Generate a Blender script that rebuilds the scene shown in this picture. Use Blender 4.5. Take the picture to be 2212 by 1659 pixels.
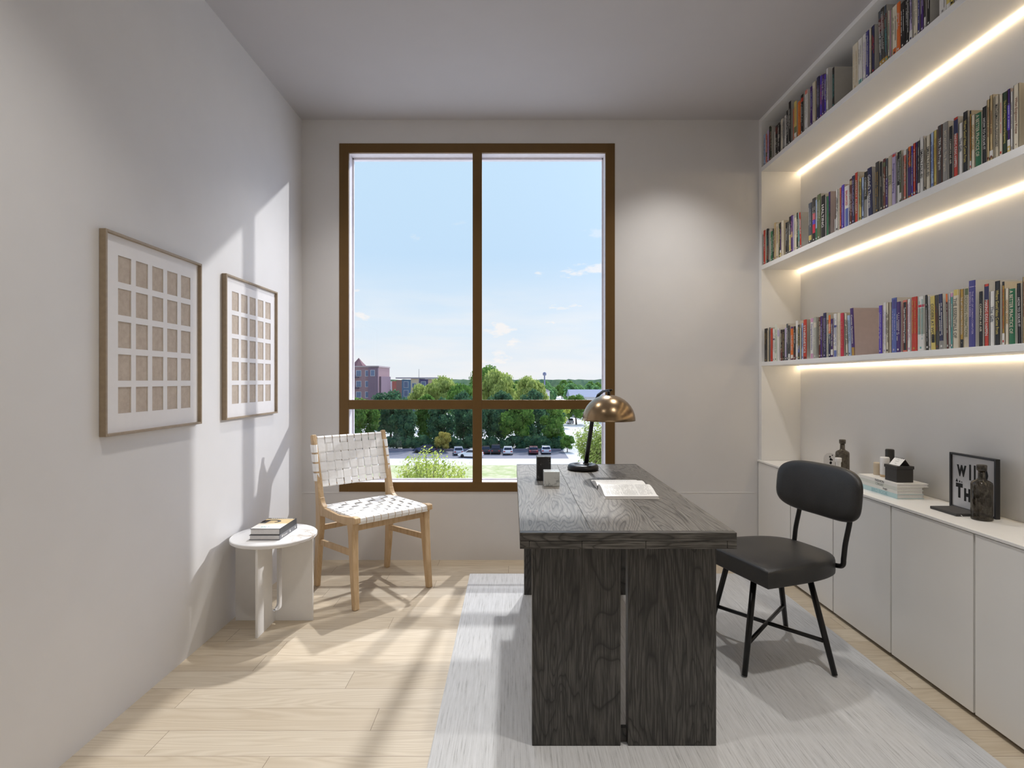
import bpy, bmesh, math, random
from math import sin, cos, pi, radians, sqrt
from mathutils import Vector, Matrix, noise as mnoise
random.seed(7)
SC = bpy.context.scene
COL = SC.collection
for _o in list(bpy.data.objects): bpy.data.objects.remove(_o)

# ------------------------------------------------------------------ camera
cam_d = bpy.data.cameras.new('camera'); cam = bpy.data.objects.new('camera', cam_d)
COL.objects.link(cam); SC.camera = cam
cam.location = (0, 0, 1.25); cam.rotation_euler = (radians(90), 0, 0)
cam_d.sensor_width = 36; cam_d.lens = 19.204
cam_d.shift_x = -1.6/2212; cam_d.shift_y = -8.5/2212
cam_d.clip_start = .05; cam_d.clip_end = 3000

# ------------------------------------------------------------------ exposure
vs = SC.view_settings
vs.view_transform = 'Standard'; vs.look = 'None'; vs.gamma = 1; vs.use_curve_mapping = False
vs.exposure = 0.0

# ------------------------------------------------------------------ sky
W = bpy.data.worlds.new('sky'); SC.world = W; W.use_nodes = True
nt = W.node_tree; nt.nodes.clear()
def wn(t, **k):
    n = nt.nodes.new(t)
    for a, b in k.items(): setattr(n, a, b)
    return n
tc = wn('ShaderNodeTexCoord'); sp = wn('ShaderNodeSeparateXYZ'); nt.links.new(tc.outputs['Generated'], sp.inputs[0])
def wmath(op, a, b=None, clamp=False):
    n = wn('ShaderNodeMath', operation=op); n.use_clamp = clamp
    for i, v in enumerate((a, b)):
        if v is None: continue
        if isinstance(v, (int, float)): n.inputs[i].default_value = v
        else: nt.links.new(v, n.inputs[i])
    return n.outputs[0]
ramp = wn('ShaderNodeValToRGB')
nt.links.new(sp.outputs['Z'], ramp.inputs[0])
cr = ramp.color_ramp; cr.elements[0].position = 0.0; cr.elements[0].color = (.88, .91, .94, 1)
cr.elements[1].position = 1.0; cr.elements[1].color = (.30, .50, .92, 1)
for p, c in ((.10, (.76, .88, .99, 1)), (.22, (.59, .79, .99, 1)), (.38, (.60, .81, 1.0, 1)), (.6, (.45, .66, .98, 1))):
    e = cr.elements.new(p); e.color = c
# small cumulus puffs: noise on the direction, stretched along the horizon
mp = wn('ShaderNodeMapping'); mp.inputs['Scale'].default_value = (1, 1, 2.6); mp.inputs['Location'].default_value = (.31, 0, .17)
nt.links.new(tc.outputs['Generated'], mp.inputs[0])
nz = wn('ShaderNodeTexNoise'); nz.inputs['Scale'].default_value = 9.5; nz.inputs['Detail'].default_value = 7; nz.inputs['Roughness'].default_value = .55
nt.links.new(mp.outputs[0], nz.inputs[0])
c1 = wn('ShaderNodeMapRange'); c1.inputs[1].default_value = .62; c1.inputs[2].default_value = .67
nt.links.new(nz.outputs[0], c1.inputs[0])
c2 = wn('ShaderNodeMapRange'); c2.inputs[1].default_value = .30; c2.inputs[2].default_value = .17   # fewer with height
nt.links.new(sp.outputs['Z'], c2.inputs[0])
cloud = wmath('MULTIPLY', c1.outputs[0], c2.outputs[0], True)
# thin veil near the horizon
nz2 = wn('ShaderNodeTexNoise'); nz2.inputs['Scale'].default_value = 5; nz2.inputs['Detail'].default_value = 5
mp2 = wn('ShaderNodeMapping'); mp2.inputs['Scale'].default_value = (1, 1, 6)
nt.links.new(tc.outputs['Generated'], mp2.inputs[0]); nt.links.new(mp2.outputs[0], nz2.inputs[0])
c3 = wn('ShaderNodeMapRange'); c3.inputs[1].default_value = .40; c3.inputs[2].default_value = .68
nt.links.new(nz2.outputs[0], c3.inputs[0])
c4 = wn('ShaderNodeMapRange'); c4.inputs[1].default_value = .20; c4.inputs[2].default_value = .04
nt.links.new(sp.outputs['Z'], c4.inputs[0])
veil = wmath('MULTIPLY', wmath('MULTIPLY', c3.outputs[0], c4.outputs[0], True), .75)
tot = wmath('MAXIMUM', cloud, veil)
mix = wn('ShaderNodeMixRGB'); nt.links.new(tot, mix.inputs[0]); nt.links.new(ramp.outputs[0], mix.inputs[1]); mix.inputs[2].default_value = (.97, .95, .94, 1)
# brighter, bluer sky around the low sun, added to tint the left wall
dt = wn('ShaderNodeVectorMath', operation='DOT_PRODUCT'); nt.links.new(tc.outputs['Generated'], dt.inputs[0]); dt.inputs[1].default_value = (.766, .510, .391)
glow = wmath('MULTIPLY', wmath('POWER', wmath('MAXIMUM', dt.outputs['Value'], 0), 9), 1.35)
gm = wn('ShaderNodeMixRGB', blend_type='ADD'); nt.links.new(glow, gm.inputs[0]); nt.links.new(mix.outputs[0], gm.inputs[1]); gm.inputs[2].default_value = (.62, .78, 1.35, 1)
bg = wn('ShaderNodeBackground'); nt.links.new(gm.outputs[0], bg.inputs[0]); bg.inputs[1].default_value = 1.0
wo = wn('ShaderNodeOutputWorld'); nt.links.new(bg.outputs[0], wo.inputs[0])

# ------------------------------------------------------------------ sun and ceiling spots
def sun(name, d, e, ang, col):
    l = bpy.data.lights.new(name, 'SUN'); l.energy = e; l.angle = radians(ang); l.color = col
    o = bpy.data.objects.new(name, l); COL.objects.link(o); o.location = (0, 12, 14)
    o.rotation_euler = Vector(d).normalized().to_track_quat('-Z', 'Y').to_euler(); return o
sun('sun', (-1, -.666, -.51), 1.75, 1.3, (1, .985, .97))
sun('sun_high', (-.30, -1, -1.80), 1.6, 1.0, (1, .98, .96))
sun('sun_mid', (-.12, -1, -1.06), 2.1, 2.0, (1, .985, .97))
def spot(x, y, e):
    l = bpy.data.lights.new('ceiling_spot', 'SPOT'); l.energy = e; l.spot_size = radians(106); l.spot_blend = 1.0
    l.shadow_soft_size = .06; l.color = (1, .97, .93)
    o = bpy.data.objects.new('ceiling_spot', l); COL.objects.link(o); o.location = (x, y, 3.04)
for y, e in ((3.24, 64), (1.36, 70), (-.52, 66)):
    spot(-.72, y, e*.92); spot(1.06, y, e*(1.14 if y > 3 else 1.35))

# ------------------------------------------------------------------ materials
def s2l(c):
    return tuple(((v/255)/12.92 if v/255 <= .04045 else (((v/255)+.055)/1.055)**2.4) for v in c[:3]) + (1,)
class NT:
    def __init__(s, name):
        s.m = bpy.data.materials.new(name); s.m.use_nodes = True; s.t = s.m.node_tree
        s.b = s.t.nodes['Principled BSDF']; s.out = s.t.nodes['Material Output']; s._tc = None
    def n(s, t, **k):
        n = s.t.nodes.new(t)
        for a, b in k.items(): setattr(n, a, b)
        return n
    def lk(s, a, b): s.t.links.new(a, b)
    def set(s, inp, v):
        if isinstance(v, bpy.types.NodeSocket): s.lk(v, inp)
        else: inp.default_value = v
    @property
    def co(s):
        if not s._tc: s._tc = s.n('ShaderNodeTexCoord').outputs['Object']
        return s._tc
    def map(s, scale=(1, 1, 1), loc=(0, 0, 0), rot=(0, 0, 0), src=None):
        n = s.n('ShaderNodeMapping'); n.inputs['Scale'].default_value = scale; n.inputs['Location'].default_value = loc; n.inputs['Rotation'].default_value = rot
        s.lk(src or s.co, n.inputs[0]); return n.outputs[0]
    def noise(s, vec, sc, det=3, rough=.5, dist=0):
        n = s.n('ShaderNodeTexNoise'); s.lk(vec, n.inputs['Vector']); n.inputs['Scale'].default_value = sc; n.inputs['Detail'].default_value = det
        n.inputs['Roughness'].default_value = rough; n.inputs['Distortion'].default_value = dist; return n.outputs[0]
    def math(s, op, a, b=0, c=0, clamp=False):
        n = s.n('ShaderNodeMath', operation=op); n.use_clamp = clamp
        s.set(n.inputs[0], a); s.set(n.inputs[1], b); s.set(n.inputs[2], c); return n.outputs[0]
    def ramp(s, f, stops):
        n = s.n('ShaderNodeValToRGB'); s.lk(f, n.inputs[0]); e = n.color_ramp.elements
        e[0].position, e[0].color = stops[0][0], stops[0][1]; e[1].position, e[1].color = stops[-1][0], stops[-1][1]
        for p, c in stops[1:-1]:
            x = e.new(p); x.color = c
        return n.outputs[0]
    def mix(s, f, a, b, mode='MIX'):
        n = s.n('ShaderNodeMixRGB', blend_type=mode); s.set(n.inputs[0], f); s.set(n.inputs[1], a); s.set(n.inputs[2], b); return n.outputs[0]
    def bump(s, h, st=.2, dist=.01):
        n = s.n('ShaderNodeBump'); n.inputs['Strength'].default_value = st; n.inputs['Distance'].default_value = dist
        s.lk(h, n.inputs['Height']); s.lk(n.outputs[0], s.b.inputs['Normal'])
    def fin(s, col=None, rough=None, metal=None, spec=None, coat=None):
        for k, v in (('Base Color', col), ('Roughness', rough), ('Metallic', metal), ('Specular IOR Level', spec), ('Coat Weight', coat)):
            if v is not None: s.set(s.b.inputs[k], v)
        return s.m
_mc = {}
def plain(name, col, rough=.5, metal=0, spec=.5, nz=.04, nsc=30, bump=0, coat=0):
    if name in _mc: return _mc[name]
    c = s2l(col); t = NT(name)
    f = t.noise(t.co, nsc, 3)
    d = tuple(min(1, v*(1-nz)) for v in c[:3])+(1,); u = tuple(min(1, v*(1+nz)) for v in c[:3])+(1,)
    colr = t.ramp(f, [(.3, d), (.7, u)])
    if bump: t.bump(t.noise(t.co, nsc*6, 2), bump, .002)
    _mc[name] = t.fin(colr, rough, metal, spec, coat); return _mc[name]
def emit(name, col, st):
    t = NT(name); t.b.inputs['Emission Color'].default_value = s2l(col); t.b.inputs['Emission Strength'].default_value = st
    return t.fin((0, 0, 0, 1), .5)

M = {}
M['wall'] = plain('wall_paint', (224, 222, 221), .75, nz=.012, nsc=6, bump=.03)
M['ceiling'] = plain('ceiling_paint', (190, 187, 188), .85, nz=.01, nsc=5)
M['cab'] = plain('cabinet_lacquer', (236, 234, 230), .45, nz=.01, nsc=4)
M['shelfw'] = plain('shelf_lacquer', (242, 241, 239), .4, nz=.01, nsc=4)
M['worktop'] = plain('white_worktop', (240, 238, 234), .3, nz=.01)
M['dark_gap'] = plain('dark_gap', (45, 40, 36), .8)
M['bronze'] = plain('bronze_frame', (112, 84, 44), .38, .35, nz=.03, nsc=12)
M['lining'] = plain('white_lining', (238, 234, 240), .5)
M['white_lacquer'] = plain('white_lacquer', (232, 230, 228), .35, nz=.01)
M['black_metal'] = plain('black_metal', (26, 25, 25), .32, .3, bump=.02)
M['brass'] = plain('bronze_shade', (150, 128, 100), .26, 1.0, nz=.03, nsc=4)
M['paper'] = plain('paper', (246, 245, 242), .8)
M['page'] = plain('page_edges', (214, 206, 190), .85, nz=.08, nsc=300)
M['led'] = emit('warm_strip', (255, 227, 184), 12)
M['print_frame'] = plain('black_frame', (38, 37, 39), .35)
M['ink'] = plain('black_ink', (12, 12, 13), .7)
M['oak_frame'] = plain('frame_wood', (158, 140, 116), .5, nz=.08, nsc=60)
M['mat'] = plain('picture_mat', (236, 233, 232), .8, nz=.01)
M['leather_strap'] = plain('white_leather', (247, 246, 244), .55, nz=.03, nsc=60, bump=.15)

# glass that lets light through: fresnel reflection over a clear pane
def glass_mat(name, tint, refl=1.0):
    t = NT(name); fr = t.n('ShaderNodeFresnel'); fr.inputs[0].default_value = 1.45
    tr = t.n('ShaderNodeBsdfTransparent'); tr.inputs[0].default_value = tint
    gl = t.n('ShaderNodeBsdfGlossy'); gl.inputs['Roughness'].default_value = .01
    gm = t.n('ShaderNodeNewGeometry'); rf = t.math('MULTIPLY', fr.outputs[0], t.math('SUBTRACT', refl, gm.outputs['Backfacing'], clamp=True))
    mx = t.n('ShaderNodeMixShader'); t.lk(rf, mx.inputs[0])
    t.lk(tr.outputs[0], mx.inputs[1]); t.lk(gl.outputs[0], mx.inputs[2]); t.lk(mx.outputs[0], t.out.inputs[0]); return t.m
M['glass'] = glass_mat('window_glass', (.985, .99, .995, 1), .8)
M['clear'] = glass_mat('clear_acrylic', (.9, .9, .9, 1), 1.2)
def smoky():
    t = NT('smoky_glass'); fr = t.n('ShaderNodeFresnel'); fr.inputs[0].default_value = 1.5
    f = t.noise(t.map((90, 90, 60)), 1, 5, .7); col = t.ramp(f, [(.35, (.22, .19, .15, 1)), (.65, (.66, .62, .55, 1))])
    tr = t.n('ShaderNodeBsdfTransparent'); t.lk(col, tr.inputs[0])
    df = t.n('ShaderNodeBsdfDiffuse'); t.lk(t.ramp(f, [(.4, (.02, .017, .013, 1)), (.75, (.22, .19, .15, 1))]), df.inputs[0])
    m0 = t.n('ShaderNodeMixShader'); m0.inputs[0].default_value = .32; t.lk(tr.outputs[0], m0.inputs[1]); t.lk(df.outputs[0], m0.inputs[2])
    gl = t.n('ShaderNodeBsdfGlossy'); gl.inputs['Roughness'].default_value = .06
    gm = t.n('ShaderNodeNewGeometry'); mx = t.n('ShaderNodeMixShader'); t.lk(t.math('MULTIPLY', fr.outputs[0], t.math('SUBTRACT', 1, gm.outputs['Backfacing'], clamp=True)), mx.inputs[0])
    t.lk(m0.outputs[0], mx.inputs[1]); t.lk(gl.outputs[0], mx.inputs[2]); t.lk(mx.outputs[0], t.out.inputs[0]); return t.m
M['smoky'] = smoky()

def floor_mat():
    t = NT('oak_planks'); s = t.n('ShaderNodeSeparateXYZ'); t.lk(t.co, s.inputs[0]); x, y = s.outputs[0], s.outputs[1]
    W_ = .1327; r = t.math('DIVIDE', t.math('SUBTRACT', y, 1.814-W_*40), W_); row = t.math('FLOOR', r); fy = t.math('FRACT', r)
    wn1 = t.n('ShaderNodeTexWhiteNoise', noise_dimensions='1D'); t.lk(row, wn1.inputs['W'])
    L = 1.15; u = t.math('ADD', t.math('DIVIDE', x, L), t.math('MULTIPLY', wn1.outputs[0], 7.31)); pid = t.math('FLOOR', u); fx = t.math('FRACT', u)
    cmb = t.n('ShaderNodeCombineXYZ'); t.lk(row, cmb.inputs[0]); t.lk(pid, cmb.inputs[1])
    wn2 = t.n('ShaderNodeTexWhiteNoise', noise_dimensions='2D'); t.lk(cmb.outputs[0], wn2.inputs['Vector']); pr = wn2.outputs[0]
    # grain: contour lines of a long stretched noise, shifted plank by plank
    c2 = t.n('ShaderNodeCombineXYZ'); t.lk(t.math('MULTIPLY', x, .9), c2.inputs[0]); t.lk(t.math('MULTIPLY', y, 9.0), c2.inputs[1]); t.lk(t.math('MULTIPLY', pr, 37), c2.inputs[2])
    nz = t.noise(c2.outputs[0], 1.0, 2, .4, .25)
    rings = t.math('FRACT', t.math('MULTIPLY', nz, 17))
    line = t.ramp(rings, [(0, (1, 1, 1, 1)), (.18, (.55, .55, .55, 1)), (.5, (.05, .05, .05, 1)), (1, (.9, .9, .9, 1))])
    fine = t.noise(t.map((9, 420, 1)), 1, 2)
    base = t.mix(pr, (.580, .492, .372, 1), (.655, .575, .455, 1))
    col = t.mix(t.math('MULTIPLY', line, .30), base, (.33, .235, .13, 1))
    col = t.mix(t.math('MULTIPLY', fine, .16), col, (.36, .26, .15, 1))
    gy = t.math('LESS_THAN', fy, .013); gx = t.math('LESS_THAN', fx, .0018)
    gap = t.math('MAXIMUM', gy, gx); col = t.mix(t.math('MULTIPLY', gap, .75), col, (.14, .09, .05, 1))
    t.bump(t.math('SUBTRACT', t.math('MULTIPLY', fine, .15), gap), .18, .002)
    return t.fin(col, t.ramp(nz, [(.3, (.42,)*3+(1,)), (.7, (.52,)*3+(1,))]), spec=.4)
M['floor'] = floor_mat()
def rug_mat():
    t = NT('ribbed_rug')
    s1 = t.noise(t.map((230, 5, 1)), 1, 2, .5); s2 = t.noise(t.map((90, 14, 1), (3, 7, 0)), 1, 3, .6); s3 = t.noise(t.co, 500, 2); s4 = t.noise(t.map((55, 2.2, 1), (9, 1, 0)), 1, 2)
    f = t.math('ADD', t.math('MULTIPLY', s1, .5), t.math('ADD', t.math('MULTIPLY', s2, .25), t.math('MULTIPLY', s3, .25)))
    col = t.ramp(f, [(.36, (.36, .36, .36, 1)), (.44, (.53, .53, .53, 1)), (.66, (.64, .64, .645, 1))])
    col = t.mix(t.ramp(s4, [(.6, (0, 0, 0, 1)), (.75, (.35, .35, .35, 1))]), col, (.72, .72, .73, 1))
    t.bump(f, .5, .003); return t.fin(col, .95, spec=.1)
M['rug'] = rug_mat()
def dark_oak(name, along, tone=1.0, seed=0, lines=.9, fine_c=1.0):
    t = NT(name)
    sc = {'x': (1.1, 7, 7), 'y': (7, 1.1, 7), 'z': (7, 7, 1.1)}[along]
    fs = {'x': (9, 330, 330), 'y': (330, 9, 330), 'z': (330, 330, 9)}[along]
    nz = t.noise(t.map(sc, (seed*3.1, seed*1.7, seed)), .85, 2.5, .5, .9)
    rings = t.math('FRACT', t.math('MULTIPLY', nz, 22))
    line = t.ramp(rings, [(0, (1, 1, 1, 1)), (.13, (.45, .45, .45, 1)), (.45, (0, 0, 0, 1)), (.9, (.25, .25, .25, 1)), (1, (1, 1, 1, 1))])
    fine = t.noise(t.map(fs), 1, 3, .6)
    fr = t.ramp(fine, [(.45, (0, 0, 0, 1)), (.56, (1, 1, 1, 1))])
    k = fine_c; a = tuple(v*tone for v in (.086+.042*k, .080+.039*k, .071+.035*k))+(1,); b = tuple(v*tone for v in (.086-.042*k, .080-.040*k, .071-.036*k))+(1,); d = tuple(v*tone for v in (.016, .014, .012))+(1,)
    col = t.mix(fr, b, a); col = t.mix(t.math('MULTIPLY', line, lines), col, d)
    t.bump(t.math('SUBTRACT', fine, t.math('MULTIPLY', line, .8)), .25, .001)
    return t.fin(col, .42, spec=.5)
M['desk_top'] = [dark_oak('grey_oak_board_a', 'y', 2.6, 1, .8, .35), dark_oak('grey_oak_board_b', 'y', 2.7, 5, .8, .35), dark_oak('grey_oak_board_c', 'y', 2.4, 9, .8, .35)]  # same oak as the legs; window light put into the paler top tone
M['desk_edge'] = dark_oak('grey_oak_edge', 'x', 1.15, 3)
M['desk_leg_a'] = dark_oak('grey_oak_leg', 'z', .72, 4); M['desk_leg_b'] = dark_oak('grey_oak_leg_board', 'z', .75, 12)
def light_oak():
    t = NT('natural_oak'); f = t.noise(t.map((60, 60, 5)), 1, 3, .5); g = t.noise(t.map((300, 300, 12)), 1, 2)
    col = t.ramp(t.math('ADD', t.math('MULTIPLY', f, .6), t.math('MULTIPLY', g, .4)), [(.35, (.50, .33, .17, 1)), (.65, (.66, .48, .29, 1))])
    return t.fin(col, .45)
M['oak'] = light_oak()
def marble(name, base, vein, sc, thr=.012, rough=.25):
    t = NT(name); n1 = t.noise(t.co, sc, 5, .55, .8); d = t.math('ABSOLUTE', t.math('SUBTRACT', n1, .5))
    v = t.ramp(d, [(0, (1, 1, 1, 1)), (thr, (.25, .25, .25, 1)), (thr*4, (0, 0, 0, 1))])
    m = t.noise(t.co, sc*.6, 2); v = t.math('MULTIPLY', v, t.ramp(m, [(.45, (0, 0, 0, 1)), (.6, (1, 1, 1, 1))]))
    return t.fin(t.mix(v, base, vein), rough)
M['marble'] = marble('white_marble', (.80, .79, .78, 1), (.42, .33, .24, 1), 4.5)
M['marble_grey'] = marble('veined_marble', (.62, .64, .63, 1), (.22, .23, .23, 1), 16, .01)
M['stone_black'] = marble('black_stone', (.012, .011, .011, 1), (.25, .25, .25, 1), 40, .006, .35)
def leather():
    t = NT('black_leather'); v = t.n('ShaderNodeTexVoronoi'); v.inputs['Scale'].default_value = 420; t.lk(t.co, v.inputs['Vector'])
    w = t.noise(t.co, 7, 3); col = t.ramp(w, [(.35, (.010, .0095, .009, 1)), (.7, (.024, .0225, .021, 1))])
    t.bump(v.outputs['Distance'], .35, .0012); return t.fin(col, .42, spec=.55)
M['leather'] = leather()
def linen():
    t = NT('tan_card'); f = t.noise(t.co, 45, 4, .6); return t.fin(t.ramp(f, [(.3, s2l((184, 168, 152))), (.7, s2l((200, 186, 170)))]), .8)
M['tan_card'] = linen()

# ------------------------------------------------------------------ mesh helpers
class MB:
    def __init__(s): s.v = []; s.f = []; s.mi = []; s.sm = []
    def add(s, vs, fs, m=0, smooth=False):
        o = len(s.v); s.v += [tuple(v) for v in vs]
        for f in fs: s.f.append(tuple(i+o for i in f)); s.mi.append(m); s.sm.append(smooth)
        return s
    def box(s, x0, x1, y0, y1, z0, z1, m=0):
        x0, x1 = sorted((x0, x1)); y0, y1 = sorted((y0, y1)); z0, z1 = sorted((z0, z1))
        return s.add([(x0, y0, z0), (x1, y0, z0), (x1, y1, z0), (x0, y1, z0), (x0, y0, z1), (x1, y0, z1), (x1, y1, z1), (x0, y1, z1)],
              [(0, 3, 2, 1), (4, 5, 6, 7), (0, 1, 5, 4), (1, 2, 6, 5), (2, 3, 7, 6), (3, 0, 4, 7)], m)
    def quad(s, a, b, c, d, m=0): return s.add([a, b, c, d], [(0, 1, 2, 3)], m)
    def rings(s, R, m=0, smooth=True, cap0=True, cap1=True, close=False):
        n = len(R[0]); vs = [p for r in R for p in r]; fs = []
        K = len(R)
        for k in range(K-1 if not close else K):
            a, b = k*n, ((k+1) % K)*n
            for i in range(n): j = (i+1) % n; fs.append((a+i, a+j, b+j, b+i))
        if not close:
            if cap0: fs.append(tuple(reversed(range(n))))
            if cap1: fs.append(tuple(range((K-1)*n, K*n)))
        return s.add(vs, fs, m, smooth)
    def tube(s, pts, r, n=12, m=0):
        pts = [Vector(p) for p in pts]; rr = r if isinstance(r, (list, tuple)) else [r]*len(pts); R = []
        up = None
        for i, p in enumerate(pts):
            t = (pts[min(i+1, len(pts)-1)]-pts[max(i-1, 0)]).normalized()
            if up is None: up = t.orthogonal().normalized()
            up = (up-t*up.dot(t)).normalized(); w = t.cross(up)
            R.append([p+(up*cos(2*pi*k/n)+w*sin(2*pi*k/n))*rr[i] for k in range(n)])
        return s.rings(R, m)
    def beam(s, pts, ws, side, m=0):
        """rectangular bar along pts; ws = (width along side, thickness) at each point"""
        pts = [Vector(p) for p in pts]; side = Vector(side).normalized(); R = []
        for i, p in enumerate(pts):
            t = (pts[min(i+1, len(pts)-1)]-pts[max(i-1, 0)]).normalized()
            sd = (side-t*side.dot(t)).normalized(); w = t.cross(sd); a, b = ws[i] if isinstance(ws, list) else ws
            R.append([p+sd*a/2+w*b/2, p-sd*a/2+w*b/2, p-sd*a/2-w*b/2, p+sd*a/2-w*b/2])
        return s.rings(R, m, smooth=False)
    def lathe(s, prof, c=(0, 0, 0), n=32, m=0):
        R = [[(c[0]+r*cos(2*pi*k/n), c[1]+r*sin(2*pi*k/n), c[2]+z) for k in range(n)] for r, z in prof]
        return s.rings(R, m)
    def xf(s, M4):
        s.v = [tuple(M4 @ Vector(v)) for v in s.v]; return s
    def build(s, name, mats, parent=None, bevel=0, origin=None, local=False, subd=0, segs=2, auto=False):
        me = bpy.data.meshes.new(name)
        o0 = Vector(parent.location) if (parent is not None and not local) else Vector((0, 0, 0))
        if parent is not None and not local and parent.parent is not None: o0 = o0 + Vector(parent.parent.location)
        if parent is None and origin is not None: o0 = Vector(origin)
        vs = [(v[0]-o0[0], v[1]-o0[1], v[2]-o0[2]) for v in s.v]
        me.from_pydata(vs, [], s.f)
        if not isinstance(mats, (list, tuple)): mats = [mats]
        for m in mats: me.materials.append(m)
        me.polygons.foreach_set('material_index', s.mi); me.polygons.foreach_set('use_smooth', s.sm)
        bm = bmesh.new(); bm.from_mesh(me); bmesh.ops.recalc_face_normals(bm, faces=bm.faces); bm.to_mesh(me); bm.free()
        me.update()
        ob = bpy.data.objects.new(name, me); COL.objects.link(ob)
        if parent is not None: ob.parent = parent
        elif origin is not None: ob.location = origin
        if bevel:
            b = ob.modifiers.new('bevel', 'BEVEL'); b.width = bevel; b.segments = segs; b.limit_method = 'ANGLE'; b.angle_limit = radians(40)
        if subd:
            q = ob.modifiers.new('sub', 'SUBSURF'); q.levels = q.render_levels = subd
        return ob
def thing(name, label, cat, loc=(0, 0, 0), rz=0, group=None):
    o = bpy.data.objects.new(name, None); COL.objects.link(o); o.location = loc; o.rotation_euler = (0, 0, rz); o.empty_display_size = .05
    return tag(o, label, cat, group)
def tag(o, label, cat, group=None, kind=None):
    o['label'] = label; o['category'] = cat
    if group: o['group'] = group
    if kind: o['kind'] = kind
    return o
def struct(o, label=None):
    o['kind'] = 'structure'
    if label: o['label'] = label
    return o
_tg = {}
def text_geo(body, off=.012):
    """lettering as flat polygons: verts (x, y), faces, width, height (cap height 1)"""
    key = (body, off)
    if key in _tg: return _tg[key]
    cu = bpy.data.curves.new('t', 'FONT'); cu.body = body; cu.size = 1.4; cu.resolution_u = 2; cu.offset = off
    ob = bpy.data.objects.new('t', cu); COL.objects.link(ob); bpy.context.view_layer.update()
    me = bpy.data.meshes.new_from_object(ob.evaluated_get(bpy.context.evaluated_depsgraph_get()))
    vs = [(v.co.x, v.co.y) for v in me.vertices]; fs = [tuple(p.vertices) for p in me.polygons]
    bpy.data.objects.remove(ob); bpy.data.curves.remove(cu); bpy.data.meshes.remove(me)
    x0 = min(v[0] for v in vs); x1 = max(v[0] for v in vs); y0 = min(v[1] for v in vs); y1 = max(v[1] for v in vs)
    vs = [(v[0]-x0, v[1]-y0) for v in vs]; _tg[key] = (vs, fs, x1-x0, y1-y0); return _tg[key]
def lay_text(mb, body, o, tx, ty, length, height, m, off=.012):
    """place lettering: o = centre, tx/ty = unit directions, fitted inside length x height"""
    vs, fs, w, h = text_geo(body, off); s = min(length/w, height/h); sy = min(height/h, s*1.5); o, tx, ty = Vector(o), Vector(tx), Vector(ty)
    mb.add([o+tx*(v[0]-w/2)*s+ty*(v[1]-h/2)*sy for v in vs], fs, m)
def smooth(pts, n=6):
    """Catmull-Rom curve through the points"""
    P = [Vector(p) for p in pts]; P = [P[0]*2-P[1]]+P+[P[-1]*2-P[-2]]; out = []
    for i in range(1, len(P)-2):
        for k in range(n):
            t = k/n; a, b, c, d = P[i-1], P[i], P[i+1], P[i+2]
            out.append(.5*((2*b)+(c-a)*t+(2*a-5*b+4*c-d)*t*t+(3*b-a-3*c+d)*t**3))
    return out+[P[-2]]
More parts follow.
